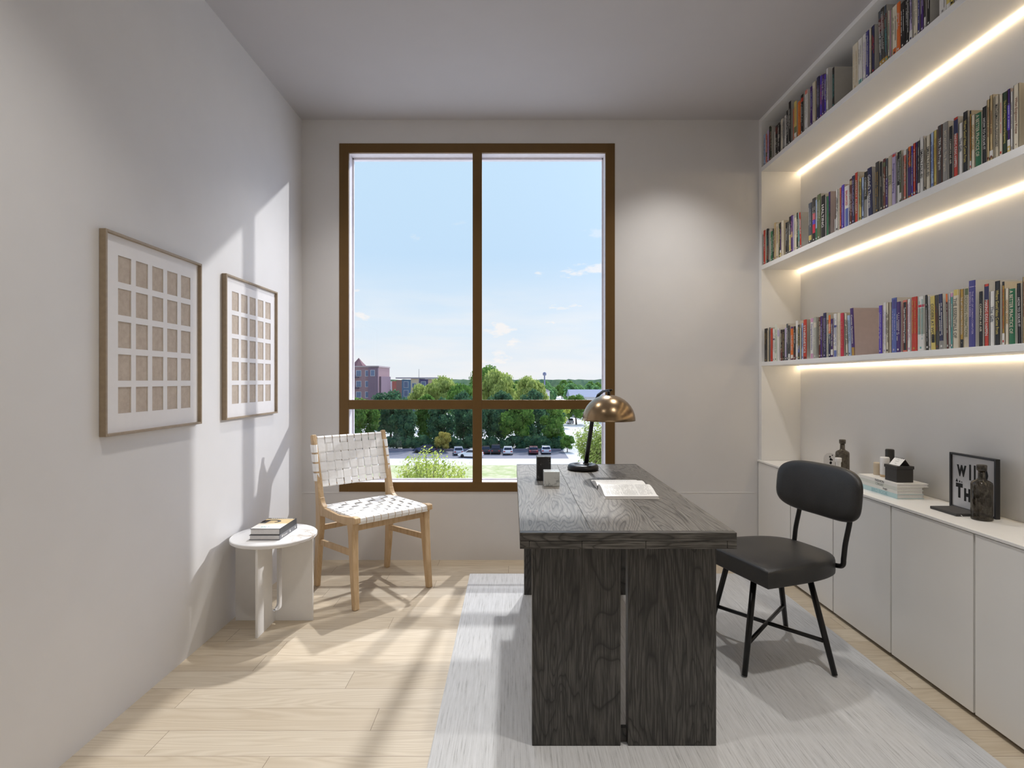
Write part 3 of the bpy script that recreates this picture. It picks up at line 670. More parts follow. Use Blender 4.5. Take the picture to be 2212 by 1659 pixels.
for shelf, rows in BOOKS.items():
    for i, (d, t, h, c, txt, tcol, bands, lean) in enumerate(rows):
        wd = 'tall' if h > .237 else ('short' if h < .185 else ''); thick = 'thick' if t > .03 else ('slim' if t < .011 else '')
        lett = (' lettered '+txt.replace('\n', ' ') if len(txt) > 1 else (' with %s lettering' % WORD.get(tcol, tcol) if txt == '~' else (' with %s band' % WORD.get(bands[0][2], bands[0][2]) if bands else '')))
        lab = ' '.join(x for x in (wd, thick, WORD.get(c, c)) if x)+' book'+lett+', '+ordinal(i+1)+' from the window on the '+shelf+' shelf'
        w_ = lab.split()
        if len(w_) > 16: lab = lab.replace(' from the window on the ', ' along the ')
        y = d; lz = 0
        dep = rb.uniform(.15, .185) if t > .008 else rb.uniform(.13, .16)
        b = thing('book', lab, 'book', (XS+rb.uniform(0, .003), y-(t/2 if lean else 0), SHZ[shelf]+.0003), group='books on the %s shelf' % shelf)
        y0, y1 = (0, t) if lean else (-t/2, t/2); ym = (y0+y1)/2
        if lean: b.rotation_euler = (radians(-lean*.0), 0, 0)
        th = min(.0022, t*.2); mb = MB(); mats = [cm(c)]
        def mi(n):
            m_ = cm(n)
            if m_ not in mats: mats.append(m_)
            return mats.index(m_)
        # rounded spine for thick books, boards at both sides
        if t > .022:
            n = 7; P = [(.004*(1-sqrt(max(0, 1-((2*k/(n-1))-1)**2*.85)))-.0005, y0+t*k/(n-1)) for k in range(n)]
        else: P = [(0, y0), (0, y1)]
        sh = math.tan(radians(lean))
        bl = sorted([q for q in bands], key=lambda q: q[0])
        def spine(z0, z1, m, off=0.0):
            for (xa, ya), (xb, yb) in zip(P[:-1], P[1:]): mb.add([(xa-off, ya, z0), (xb-off, yb, z0), (xb-off, yb, z1), (xa-off, ya, z1)], [(0, 1, 2, 3)], m, len(P) > 2)
        spine(0, h, 0)
        for q, (a, e_, cc) in enumerate(bands): spine(h*a, h*e_, mi(cc), .00025*(q+1))
        xa = P[0][0]; xb = xa+dep
        bd = mi('beige' if c in ('tan', 'gold', 'cream', 'beige') else ('white' if c in ('white', 'offwhite', 'paleblue', 'lilac', 'pink') else ('mauve' if c in ('purple', 'violet', 'salmon') else 'board')))
        mb.box(xa, xb, y0, y0+th, 0, h, bd); mb.box(xa, xb, y1-th, y1, 0, h, bd)
        mb.box(P[len(P)//2][0]+.0006, xa+.003, y0+th, y1-th, 0, h, 0)
        xt = min(p[0] for p in P)-.0012; top = h*.97
        if bands and bands[-1][1] > .9 and bands[-1][0] > .7: top = h*bands[-1][0]
        bot = h*.08
        if bands and bands[0][0] < .1 and bands[0][1] < .5: bot = h*bands[0][1]
        if len(txt) > 1:
            if h > .2: top = min(top, h*.86)
            lay_text(mb, txt, (xt, ym, (top+bot+.02)/2), (0, 0, -1), (0, -1, 0), (top-bot)*.88, t*.62, mi(tcol))
            if rb.random() < .6: glyph_bars(mb, ym, t*.6, h*.03, h*.09, xt, mi(tcol), rb)
        elif txt == '~':
            a_ = bot+(top-bot)*rb.uniform(.0, .3); glyph_bars(mb, ym, t, a_, top-(top-bot)*rb.uniform(0, .18), xt, mi(tcol), rb)
            mb.box(xt, xt+.0003, ym-min(.004, t*.25), ym+min(.004, t*.25), h*.035, h*.035+.008, mi(tcol))
        pg = MB().box(xa+.003, xb-.004, y0+th, y1-th, .002, h-.003)
        if lean:
            S_ = Matrix.Identity(4); S_[1][2] = sh; mb.xf(S_); pg.xf(S_)
        mb.build('cover', mats, b, local=True); pg.build('page_block', M['page'], b, local=True)

# ------------------------------------------------------------------ picture frames on the left wall
def gallery(y0, lab):
    y1, z0, z1 = y0+.6, 1.048, 1.788; xw, xf = XL, -1.4400
    p = thing('picture_frame', lab, 'picture', (xw, (y0+y1)/2, z0), group='multi-opening frames on the left wall')
    f = .0095; mb = MB(); xb = xw+.0008
    mb.box(xb, xf, y0, y0+f, z0, z1).box(xb, xf, y1-f, y1, z0, z1).box(xb, xf, y0+f, y1-f, z1-f, z1).box(xb, xf, y0+f, y1-f, z0, z0+f)
    mb.build('frame', M['oak_frame'], p, bevel=.0012)
    ys = [y0+.08+.0955*k for k in range(5)]; zs = [z0+.078+.1217*k for k in range(5)]; w, h = .070, .098
    # mount with 25 openings cut out
    mb = MB(); xa, xm = xw+.006, xw+.0105
    ye = [y0+f]+[v for q in ys for v in (q, q+w)]+[y1-f]; ze = [z0+f]+[v for q in zs for v in (q, q+h)]+[z1-f]
    for i in range(len(ye)-1):
        for j in range(len(ze)-1):
            if i % 2 == 1 and j % 2 == 1: continue
            mb.box(xa, xm, ye[i], ye[i+1], ze[j], ze[j+1])
    mb.build('mount', M['mat'], p)
    for z in zs:
        for y in ys: MB().box(xw+.0015, xw+.0075, y+.0003, y+w-.0003, z+.0003, z+h-.0003).build('card', M['tan_card'], p)
    MB().box(xw+.001, xw+.0013, y0+f, y1-f, z0+f, z1-f).build('backing', M['mat'], p)
gallery(1.933, 'larger-looking light wood frame of 25 tan cards, nearer the viewer on the left wall')
gallery(2.749, 'light wood frame of 25 tan cards near the window, partly in the sunlight')

# ------------------------------------------------------------------ side table
tb = thing('side_table', 'small round white marble-topped side table beside the left wall', 'side table', (-1.2405, 2.845, 0))
r = .2103
R_ = []
for rr, z in ((r-.003, .430), (r, .433), (r, .445), (r-.003, .448)): R_.append([(-1.2405+rr*cos(2*pi*k/96), 2.845+rr*sin(2*pi*k/96), z) for k in range(96)])
mb = MB().rings(R_, smooth=False); mb.build('tabletop', M['marble'], tb)
def slot_panel(axis, zslot):
    # outline with a tall rounded slot open at the top
    hw, s, rad = .201, .040, .030; zt = .4298
    P = [(-hw, 0), (hw, 0), (hw, zt), (s, zt)]
    P += [(s, zslot+rad)] + [(s-rad+rad*cos(a), zslot+rad-rad*sin(a)) for a in [radians(18*k) for k in range(1, 6)]]
    P += [(-s+rad-rad*sin(a), zslot+rad-rad*cos(a)) for a in [radians(18*k) for k in range(0, 6)]]
    P += [(-s, zt), (-hw, zt)]
    q = .006; n = len(P); L = []
    for sgn in (-q, q):
        L.append([((-1.2405+u, 2.845+sgn, z) if axis == 'x' else (-1.2405+sgn, 2.845+u, z)) for u, z in P])
    bm = MB(); bm.rings(L, smooth=False); return bm
slot_panel('x', .053).build('leg_panel', M['white_lacquer'], tb, bevel=.001)
slot_panel('y', .053).build('leg_panel', M['white_lacquer'], tb, bevel=.001)

def hard_book(name, lab, x0, x1, y0, y1, z0, z1, cov, pages, spine_side, extra=None, b=.0022, cat='book', group=None):
    bk = thing(name, lab, cat, ((x0+x1)/2, (y0+y1)/2, z0), group=group); mb = MB(); mats = [cov]
    mb.box(x0, x1, y0, y1, z0, z0+b).box(x0, x1, y0, y1, z1-b, z1)
    if spine_side == 'x1': mb.box(x1-b, x1, y0, y1, z0+b, z1-b)
    else: mb.box(x0, x0+b, y0, y1, z0+b, z1-b)
    if extra: extra(mb, mats)
    mb.build('cover', mats, bk)
    o = .003
    MB().box(x0+(b if spine_side == 'x0' else o), x1-(b if spine_side == 'x1' else o), y0+o, y1-o, z0+b, z1-b).build('page_block', pages, bk)
    return bk
pg_w = plain('white_pages', (226, 224, 222), .8, nz=.05, nsc=200)
def ex1(mb, mats):
    mats.append(cm('white')); x = -1.1664
    lay_text(mb, 'Tendernest', (x, 2.80, .4607), (0, 1, 0), (0, 0, 1), .055, .010, 1); 
    n = 14
    for cy in (2.765, 2.862, 2.93):
        mb.add([(x, cy+.005*cos(2*pi*k/n), .4607+.006*sin(2*pi*k/n)) for k in range(n)], [tuple(range(n))], 1)
hard_book('coffee_table_book', 'grey-spined thick book under another book on the round side table', -1.3215, -1.167, 2.737, 2.957, .4483, .4725, plain('grey_cover', (112, 112, 116), .5), pg_w, 'x1', ex1, group='books on the side table')
def ex2(mb, mats):
    z = .5043
    mats += [cm('white'), cm('tan'), plain('dark_print', (48, 46, 44), .5), cm('teal'), cm('pink'), cm('cream')]
    x0, x1, y0, y1 = -1.318, -1.170, 2.742, 2.952
    mb.quad((x0, y0, z), (x1, y0, z), (x1, y0+.075, z), (x0, y0+.075, z), 1)
    mb.quad((x0, y0+.075, z), (x1, y0+.075, z), (x1, y0+.1, z), (x0, y0+.1, z), 6)
    mb.quad((x0, y0+.1, z), (x1, y0+.1, z), (x1, y1-.018, z), (x0, y1-.018, z), 2)
    mb.quad((x0, y1-.018, z), (x1, y1-.018, z), (x1, y1, z), (x0, y1, z), 3)
    z += .0002; n = 40                                   # dark swirl on the cover photo
    P = [(x0+.045+.05*cos(a), y0+.14+.034*sin(a)) for a in [2*pi*k/n*.72-.9 for k in range(n)]]; Q = [(x0+.045+.033*cos(a), y0+.14+.021*sin(a)) for a in [2*pi*k/n*.72-.9 for k in range(n)]]
    for k in range(n-1): mb.quad((*P[k], z), (*P[k+1], z), (*Q[k+1], z), (*Q[k], z), 3)
    mb.quad((x0, y0+.1, z), (x0+.03, y0+.1, z), (x0+.035, y0+.16, z), (x0, y0+.165, z), 3)
    lay_text(mb, 'SKY', (x0+.065, y0+.03, z), (1, 0, 0), (0, 1, 0), .1, .022, 4)
    for k in range(11): mb.box(x0+.02+k*.0105, x0+.027+k*.0105, y1-.013, y1-.006, z-.0001, z+.0001, 1)
    x = x1+.0006+.003
    lay_text(mb, 'SPECULATIONS', (x-.0022, 2.885, .4885), (0, 1, 0), (0, 0, 1), .085, .014, 1)
hard_book('coffee_table_book', 'white and tan illustrated book with dark swirl, on top of the grey book', -1.318, -1.1682, 2.740, 2.953, .4728, .5040, plain('dark_cover', (58, 58, 60), .5), pg_w, 'x1', ex2, group='books on the side table')

# ------------------------------------------------------------------ woven chair (built in its own frame: x across, +y forward)
wc = thing('woven_chair', 'natural oak dining chair with woven white leather seat and back', 'chair', (-.847, 3.31, 0), rz=radians(223.5))
OK = M['oak']
def bez(p0, p1, p2, n=6): return [tuple((1-t)**2*a+2*t*(1-t)*b+t*t*c for a, b, c in zip(p0, p1, p2)) for t in [k/n for k in range(n+1)]]
for sx in (-1, 1):
    x = .24*sx
    mb = MB(); mb.beam([(x, .243, 0), (x*.99, .222, .2), (x*.98, .205, .40), (x*.975, .20, .462)], [(.032, .032), (.036, .04), (.038, .052), (.036, .075)], (1, 0, 0))
    mb.build('front_leg', OK, wc, bevel=.005, local=True, segs=3)
    pts = [(x, -.245, 0), (x, -.222, .2), (x*.99, -.204, .40), (x*.99, -.206, .50), (x*.99, -.228, .62), (x*.995, -.265, .77), (x, -.302, .912)]
    MB().beam(pts, [(.03, .034), (.034, .044), (.036, .060), (.036, .058), (.034, .042), (.032, .036), (.028, .030)], (1, 0, 0)).build('rear_leg', OK, wc, bevel=.006, local=True, segs=3)
    # side rail that rises into the rear post and lifts at the front tip
    mb = MB(); mb.beam([(x*.985, -.20, .472), (x*.985, -.12, .466), (x*.985, .05, .462), (x*.985, .17, .470), (x*.985, .235, .484), (x*.985, .262, .487)], [(.034, .075), (.030, .052), (.028, .044), (.030, .048), (.034, .042), (.036, .030)], (1, 0, 0))
    mb.beam(bez((x*.985, -.188, .545), (x*.985, -.182, .50), (x*.985, -.13, .488)), (.030, .02), (1, 0, 0))
    mb.build('side_rail', OK, wc, bevel=.005, local=True, segs=3)
    MB().beam([(x*.99, -.215, .275), (x*.99, .22, .30)], (.018, .034), (1, 0, 0)).build('stretcher', OK, wc, bevel=.003, local=True)
MB().beam([(-.23, .205, .437), (.23, .205, .437)], (.018, .036), (0, 1, 0)).build('front_rail', OK, wc, bevel=.003, local=True)
MB().beam([(-.235, -.215, .357), (.235, -.215, .357)], (.018, .032), (0, 1, 0)).build('rear_stretcher', OK, wc, bevel=.003, local=True)
MB().beam([(-.23, .238, .480), (.23, .238, .480)], (.03, .028), (0, 1, 0)).build('seat_bar', OK, wc, bevel=.006, local=True, segs=3)
MB().beam([(-.23, -.19, .482), (.23, -.19, .482)], (.02, .02), (0, 1, 0)).build('rear_seat_bar', OK, wc, bevel=.003, local=True)
MB().beam([(-.228, -.294, .893), (.228, -.294, .893)], (.010, .010), (0, 1, 0)).beam([(-.228, -.228, .612), (.228, -.228, .612)], (.010, .010), (0, 1, 0)).build('back_rod', OK, wc, local=True)
LS = M['leather_strap']
def ribbon(mb, path, wdir, w, th=.0028):
    P = [Vector(p) for p in path]; wv = Vector(wdir).normalized()*w/2; R = []
    for i, p in enumerate(P):
        t = (P[min(i+1, len(P)-1)]-P[max(i-1, 0)]).normalized(); nrm = t.cross(wv).normalized()*th/2
        R.append([p+wv+nrm, p-wv+nrm, p-wv-nrm, p+wv-nrm])
    mb.rings(R, smooth=False)
def seat_pt(u, v):   # u across -1..1, v 0 (rear) .. 1 (front)
    x = u*.226; y = -.185+v*.425
    z = .497-.026*(1-u*u)*sin(pi*min(1, max(0, v)))**.8 - .004*(1-v)*(1-u*u)
    return x, y, z
mb = MB(); nA, nB = 10, 9
for i in range(nA):
    u = -1+(2*i+1)/nA; path = [(u*.226, -.198, .484), (u*.226, -.203, .492)]
    for k in range(nB*4+1):
        v = k/(nB*4); x, y, z = seat_pt(u, v); s = sin(pi*(v*nB+(i % 2))); path.append((x, y, z+.0028*(1 if s > 0 else -1)*min(1, abs(s)*2)))
    path += [(u*.226, .252, .494), (u*.226, .256, .480), (u*.226, .250, .463), (u*.226, .236, .460)]
    ribbon(mb, path, (1, 0, 0), .0405)
for j in range(nB):
    v = (j+.5)/nB; path = []
    for k in range(nA*4+1):
        u = -1+2*k/(nA*4); x, y, z = seat_pt(u, v); s = sin(pi*((u+1)/2*nA+(j % 2)+1)); path.append((x, y, z+.0028*(1 if s > 0 else -1)*min(1, abs(s)*2)))
    x, y, z = seat_pt(-1, v); path = [(-.236, y, z-.012), (-.233, y, z-.001)]+path+[(.233, y, z-.001), (.236, y, z-.012)]
    ribbon(mb, path, (0, 1, 0), .0405)
mb.build('woven_seat', LS, wc, local=True)
mb = MB(); zt, zb = .897, .605
def back_y(z): return -.228-(z-.612)/(.893-.612)*.066
nV, rowz = 9, [.831, .775, .719, .663]
for i in range(nV):
    x = -.224+.448*(i+.5)/nV; path = []
    path += [(x, back_y(.86)-.010, .872), (x, back_y(zt)-.008, zt), (x, back_y(zt)+.002, zt+.005), (x, back_y(zt)+.009, zt-.002)]
    N = 28
    for k in range(1, N):
        z = zt-.004+(zb-zt+.008)*k/N; ph = (zt-.035-z)/.056
        inside = rowz[-1]-.03 < z < rowz[0]+.03
        s = sin(pi*((rowz[0]+.028-z)/.056+(i % 2))) if inside else 0
        path.append((x, back_y(z)+.004+.0030*(1 if s > 0 else (-1 if s < 0 else .5))*min(1, abs(s)*2 if inside else 1), z))
    path += [(x, back_y(zb)+.008, zb), (x, back_y(zb), zb-.006), (x, back_y(zb)-.008, zb+.01)]
    ribbon(mb, path, (1, 0, 0), .044)
for j, z in enumerate(rowz):
    y = back_y(z)+.004; path = [(-.222, y-.026, z), (-.252, y-.024, z), (-.259, y-.016, z), (-.259, y+.004, z), (-.252, y+.016, z), (-.238, y+.017, z), (-.226, y+.006, z)]
    for k in range(nV*4+1):
        u = k/(nV*4); s = sin(pi*(u*nV+(j % 2)+1)); path.append((-.224+.448*u, y+.0030*(1 if s > 0 else -1)*min(1, abs(s)*2), z))
    path += [(-q[0], q[1], q[2]) for q in reversed([(-.222, y-.026, z), (-.252, y-.024, z), (-.259, y-.016, z), (-.259, y+.004, z), (-.252, y+.016, z), (-.238, y+.017, z), (-.226, y+.006, z)])]
    ribbon(mb, path, (0, .066, -.281), .0475)
mb.build('woven_back', LS, wc, local=True)

# ------------------------------------------------------------------ black chair
ch = thing('desk_chair', 'black leather chair with rounded backrest and thin black metal legs', 'chair', (1.168, 2.51, .0101))
BMt = M['black_metal']; u_ = Vector((.9511, .309, 0)); v_ = Vector((-.309, .9511, 0)); P0 = Vector((1.015, 2.170, 0))
def cp(u, v, z): p = P0+u_*u+v_*v; return (p.x, p.y, z)
outl = []
N = 44; sw, sd = .46, .470
for k in range(N+1):
    a = pi*k/N; cx_ = cos(a); sx_ = sin(a); n_ = 3.5
    v = sw/2-(abs(cx_)**(2/n_))*(1 if cx_ > 0 else -1)*sw/2; u = (abs(sx_)**(2/n_))*sd
    outl.append((u, v))
for k in range(1, 10): outl.append((0, sw-sw*k/10))
cu_, cv_ = .2, sw/2
R_ = []
for z, s in ((.4115, .93), (.4125, .985), (.415, .997), (.424, 1), (.450, 1), (.464, .998), (.474, .988), (.481, .965), (.486, .90), (.489, .75), (.490, .5), (.490, .2)):
    R_.append([cp(cu_+(u-cu_)*s, cv_+(v-cv_)*s, z+.004) for u, v in outl])
so_ = MB().rings(R_).build('seat', M['leather'], ch); so_.modifiers.new('split', 'EDGE_SPLIT').split_angle = radians(48)
# backrest: puffed pad, ends curved toward the sitter
def bpt(a, s, w):   # a angle, s scale 0..1, w thickness offset
    n_ = 3.6; c_, s_ = cos(a), sin(a)
    X = (abs(c_)**(2/n_))*(1 if c_ > 0 else -1)*.238*s; Z = (abs(s_)**(2/n_))*(1 if s_ > 0 else -1)*.116*s
    uu = -.035*(X/.238)**2+w+(Z)*.10; c = Vector((1.400, 2.468, .757)); bu = Vector((.968, .25, 0)); bv = Vector((-.25, .968, 0))
    p = c+bu*uu+bv*X; return (p.x, p.y, c.z+Z)
R_ = []; K = 64
for s, w in ((.15, .0255), (.5, .025), (.78, .022), (.92, .015), (.985, .006), (1, -.003), (.99, -.012), (.93, -.022), (.8, -.028), (.5, -.032), (.15, -.033)):
    R_.append([bpt(2*pi*k/K, s, w) for k in range(K)])
MB().rings(R_).build('backrest', M['leather'], ch)
feet = {'a': ((.966, 2.28), (1.045, 2.360)), 'b': ((1.349, 2.28), (1.303, 2.42)), 'c': ((1.371, 2.738), (1.270, 2.62)), 'd': ((.988, 2.738), (1.033, 2.60))}
def on_leg(k, z):
    (x0, y0), (x1, y1) = feet[k]; t = z/.42; return (x0+(x1-x0)*t, y0+(y1-y0)*t, z)
for k in feet: MB().tube([on_leg(k, .0152), on_leg(k, .2), on_leg(k, .414)], [.0115, .013, .013]).build('leg', BMt, ch)
cA = [(on_leg('a', .137)[i]+on_leg('c', .137)[i]+on_leg('b', .137)[i]+on_leg('d', .137)[i])/4 for i in range(3)]
MB().tube([on_leg('a', .137), cA, on_leg('c', .137)], .009).build('brace', BMt, ch)
MB().tube([on_leg('b', .137), cA, on_leg('d', .137)], .009).build('brace', BMt, ch)
MB().tube([on_leg('a', .408), cp(.2, .23, .408), on_leg('c', .408)], .008).tube([on_leg('b', .408), cp(.2, .23, .408), on_leg('d', .408)], .008).build('seat_frame', BMt, ch)
for vv, top in ((.085, (1.446, 2.335)), (.365, (1.378, 2.612))):
    tx_, ty_ = top; b0 = Vector(cp(.33, vv, .440)); b1 = Vector(cp(.42, vv, .444))
    pts = [b0, b1, Vector((tx_-.038, ty_+.001, .456)), Vector((tx_-.031, ty_, .490)), Vector((tx_-.024, ty_, .55)), Vector((tx_-.006, ty_, .64)), Vector((tx_+.004, ty_, .72))]
    MB().tube(smooth(pts), .0105).build('back_post', BMt, ch)

# ------------------------------------------------------------------ desk lamp
lm = thing('desk_lamp', 'desk lamp with bronze dome shade, black stem and round black base', 'lamp', (.392, 3.05, .7502))
prof = [(.080, 0), (.086, .004), (.087, .012), (.083, .024), (.076, .030), (.050, .031), (.046, .027), (.0, .027)]
MB().lathe(prof, (.392, 3.05, .7503), 64).build('base', BMt, lm)
MB().tube([(.413, 3.085, .775), (.432, 3.092, .90), (.452, 3.098, 1.03), (.470, 3.096, 1.125), (.482, 3.075, 1.166), (.500, 3.02, 1.188), (.514, 2.96, 1.193), (.532, 2.925, 1.197)], [.0125, .012, .0115, .0105, .009, .0075, .0065, .004]).build('stem', BMt, lm)
MB().tube([(.413, 3.085, .772), (.4135, 3.085, .782)], .017, 20).build('collar', BMt, lm)
sc_ = (.515, 2.93, 1.034); R_ = []; r = .1405
ang = [radians(a) for a in (0, 6, 14, 24, 34, 44, 54, 64, 74, 83, 88)]
prof = [(r*cos(a), r*sin(a)*.975) for a in ang]+[((r-.003)*cos(a), (r-.003)*sin(a)*.975) for a in reversed(ang)]
R_ = [[(sc_[0]+q*cos(2*pi*k/64), sc_[1]+q*sin(2*pi*k/64), sc_[2]+z) for k in range(64)] for q, z in prof]
MB().rings(R_, close=True).build('shade', M['brass'], lm)
MB().lathe([(.008, .13), (.008, .155), (.006, .158), (.0, .159)], sc_, 20).build('finial', BMt, lm)
MB().lathe([(.0, .015), (.018, .02), (.026, .04), (.026, .055), (.014, .085), (.012, .132)], sc_, 24).build('bulb', plain('bulb_glass', (230, 228, 220), .3), lm)

# ------------------------------------------------------------------ things on the desk
mb = MB().box(.1192, .1894, 2.708, 2.778, .7503, .8700); o = mb.build('stone_block', M['stone_black'], origin=(.154, 2.743, .7503), bevel=.0015)
tag(o, 'tall black speckled stone block standing at the back left of the desk', 'ornament')
mb = MB().box(.1470, .2210, 2.572, 2.640, .7503, .8185); o = mb.build('marble_cube', M['marble_grey'], origin=(.184, 2.606, .7503), bevel=.0015)
tag(o, 'pale veined marble cube in front of the black stone block', 'ornament')
# open book, spine running left to right
ob = thing('open_book', 'open book with printed pages lying on the desk below the lamp', 'book', (.502, 2.50, .7503))
def page_profile(s):   # s 0 at the gutter .. 1 at the fore edge -> (distance, height)
    return s*.198, .006+.021*sin(pi*min(1, s*1.15+.06))**.7*(1-s)**.55+.004*(1-s)
mb = MB(); nS = 20
for sg in (-1, 1):
    top = []; 
    for k in range(nS+1):
        d, h = page_profile(k/nS); y = 2.497+sg*d; sk = 0 if sg < 0 else -.004
        top.append((y, .7515+h+(.004 if sg < 0 else 0), sk))
    for k in range(nS):
        (ya, za, s0), (yb, zb, s1) = top[k], top[k+1]
        mb.add([(.390+s0, ya, za), (.614+s0, ya, za), (.614+s1, yb, zb), (.390+s1, yb, zb)], [(0, 1, 2, 3)], 0, True)
        for xx in (.390, .614): mb.add([(xx+s0, ya, .7515), (xx+s0, ya, za), (xx+s1, yb, zb), (xx+s1, yb, .7515)], [(0, 1, 2, 3)], 1)
    y, z, s0 = top[-1]; mb.add([(.390+s0, y, .7515), (.614+s0, y, .7515), (.614+s0, y, z), (.390+s0, y, z)], [(0, 1, 2, 3)], 1)
    # text lines across the pages, running away from the gutter
    rnd = random.Random(5+sg); blocks = ((.405, .535), (.545, .600)) if sg < 0 else ((.44, .55),)
    for a, b in blocks:
        x = a
        while x < b:
            k0 = 4+rnd.randint(0, 1); k1 = nS-2-(rnd.randint(0, 8) if rnd.random() < .15 else 0)
            for k in range(k0, k1):
                if rnd.random() < .2: continue
                (ya, za, s0), (yb, zb, s1) = top[k], top[k+1]; e_ = .00035
                mb.add([(x, ya, za+e_), (x+.0011, ya, za+e_), (x+.0011, yb*.85+ya*.15, zb*.85+za*.15+e_), (x, yb*.85+ya*.15, zb*.85+za*.15+e_)], [(0, 1, 2, 3)], 2)
            x += .0047 if sg < 0 else .009
mb.build('pages', [M['paper'], pg_w, plain('grey_print', (158, 156, 153), .8)], ob)
MB().box(.387, .617, 2.296, 2.700, .7504, .7514).build('cover', cm('white'), ob)

# ------------------------------------------------------------------ things on the worktop
wz = .6972
def bottle(x, y, lab):
    b = thing('glass_bottle', lab, 'bottle', (x, y, wz), group='smoky glass bottles on the worktop')
    pr = [(.0, .0), (.033, .0), (.0355, .003), (.0355, .010), (.034, .014), (.0352, .03), (.0352, .138), (.033, .147), (.026, .153), (.016, .158), (.0125, .164), (.012, .195)]
    MB().lathe([(r_, z+.0003) for r_, z in pr], (x, y, wz), 40).build('body', M['smoky'], b)
    MB().lathe([(.0, .190), (.011, .191), (.0165, .1955), (.017, .2135), (.0155, .217), (.0, .217)], (x, y, wz), 32).build('stopper', M['smoky'], b)
bottle(1.859, 2.165, 'smoky glass bottle standing in front of the black framed letter print')
bottle(1.862, 3.085, 'smoky glass bottle standing behind the black chair backrest')
ac = thing('acrylic_plaque', 'small round-topped clear plaque with black marks left of the far bottle', 'ornament', (1.836, 3.16, wz))
P = [(-.034, 0), (.034, 0), (.034, .092)]+[(.034*cos(radians(a)), .096+.034*sin(radians(a))) for a in range(0, 181, 12)]+[(-.034, .092)]
MB().rings([[(1.836+x, 3.155, wz+.0003+z) for x, z in P], [(1.836+x, 3.167, wz+.0003+z) for x, z in P]], smooth=False).build('plate', M['clear'], ac)
mb = MB()
for cx_, cz_, rr in ((1.832, .110, .005), (1.836, .095, .0065), (1.844, .092, .004), (1.836, .075, .007), (1.845, .118, .003)):
    mb.rings([[(cx_+rr*cos(2*pi*k/16), yy, wz+cz_+rr*1.2*sin(2*pi*k/16)) for k in range(16)] for yy in (3.1535, 3.1548)], smooth=False)
mb.build('mark', M['ink'], ac)
o = MB().lathe([(.0, .0003), (.0125, .0003), (.0125, .100), (.0145, .104), (.0165, .106), (.0165, .124), (.015, .126), (0, .126)], (1.788, 3.0, wz), 28).build('white_bottle', M['white_lacquer'], origin=(1.788, 3.0, wz))
tag(o, 'small white capped bottle right of the clear plaque, behind the chair back', 'bottle')
# stack of four books
stack = [('BIRD BOOK', 'pale aqua book with faint lettering at the bottom of the stack', (186, 214, 216), (150, 190, 195), .6975, .7195, 1.912),
         ('Knight', 'white book with small script lettering, second from the stack bottom', (226, 226, 220), (60, 60, 60), .7198, .7350, 1.908),
         ('CYKLIST', 'pale grey-green book lettered CYKLIST under the top book', (214, 216, 208), (130, 134, 126), .7353, .7508, 1.908),
         ('FASHION', 'white book lettered FASHION on top of the stack', (238, 236, 230), (20, 20, 20), .7511, .7668, 1.932)]
for txt, lab, cc, tc2, z0, z1, x1 in stack:
    def ex(mb, mats, txt=txt, z0=z0, z1=z1, tc2=tc2):
        mats.append(plain('print_'+txt.split()[0].lower(), tc2, .6)); L = .12 if txt != 'Knight' else .05; yc = 2.66 if txt != 'Knight' else 2.62
        lay_text(mb, txt, (1.7855, yc, (z0+z1)/2), (0, -1, 0), (0, 0, 1), L, (z1-z0)*.72, 1)
    hard_book('stacked_book', lab, 1.786, x1, 2.538, 2.822, z0, z1, plain('stack_'+txt.split()[0].lower(), cc, .4, nz=.01), pg_w, 'x0', ex, b=.0018, group='books stacked on the worktop')
sz = .7670
o = MB().lathe([(0, .0002), (.0185, .0002), (.0190, .002), (.0190, .058), (.017, .062), (0, .0625)], (1.864, 2.79, sz), 32).build('candle', cm('tan') if 0 else plain('beige_ceramic', (198, 182, 158), .5), origin=(1.864, 2.79, sz))
tag(o, 'short beige cylinder on the book stack, left of the white one', 'ornament')
cy = thing('white_canister', 'white cylinder with a pale wood base on the book stack', 'ornament', (1.858, 2.728, sz))
MB().lathe([(0, .0002), (.0198, .0002), (.0198, .0118), (0, .0118)], (1.858, 2.728, sz), 32).build('base', OK, cy)
MB().lathe([(0, .012), (.0203, .012), (.0206, .014), (.0206, .094), (.018, .0985), (0, .099)], (1.858, 2.728, sz), 32).build('body', M['white_lacquer'], cy)
o = MB().lathe([(0, .0002), (.0195, .0002), (.0198, .002), (.0198, .129), (.0175, .133), (0, .1335)], (1.9085, 2.765, sz), 32).build('dark_canister', plain('dark_ceramic', (52, 50, 46), .5), origin=(1.9085, 2.765, sz))
tag(o, 'tall dark grey cylinder behind the white one on the book stack', 'ornament')
bx = thing('storage_box', 'small black lidded box on the stack of books', 'box', (1.848, 2.614, sz))
bm_ = plain('black_card', (52, 50, 48), .5)
MB().box(1.809, 1.887, 2.573, 2.655, sz+.0003, sz+.062).build('body', bm_, bx, bevel=.001)
MB().box(1.806, 1.890, 2.570, 2.658, sz+.0622, sz+.0765).build('lid', bm_, bx, bevel=.0012)
cal = thing('tent_calendar', 'little white tent calendar standing on the black box', 'calendar', (1.852, 2.615, sz+.0767)); z0 = sz+.0768
mb = MB(); rz_ = z0+.031
mb.rings([[(1.826, y, z0), (1.8525, y, rz_), (1.8540, y, rz_), (1.8275, y, z0)] for y in (2.580, 2.650)], smooth=False)
mb.build('sheet', M['paper'], cal)
MB().rings([[(1.8762, y, z0), (1.8545, y, rz_-.001), (1.8532, y, rz_-.001), (1.8745, y, z0)] for y in (2.580, 2.650)], smooth=False).build('backing', plain('grey_card', (90, 88, 86), .7), cal)
mb = MB()
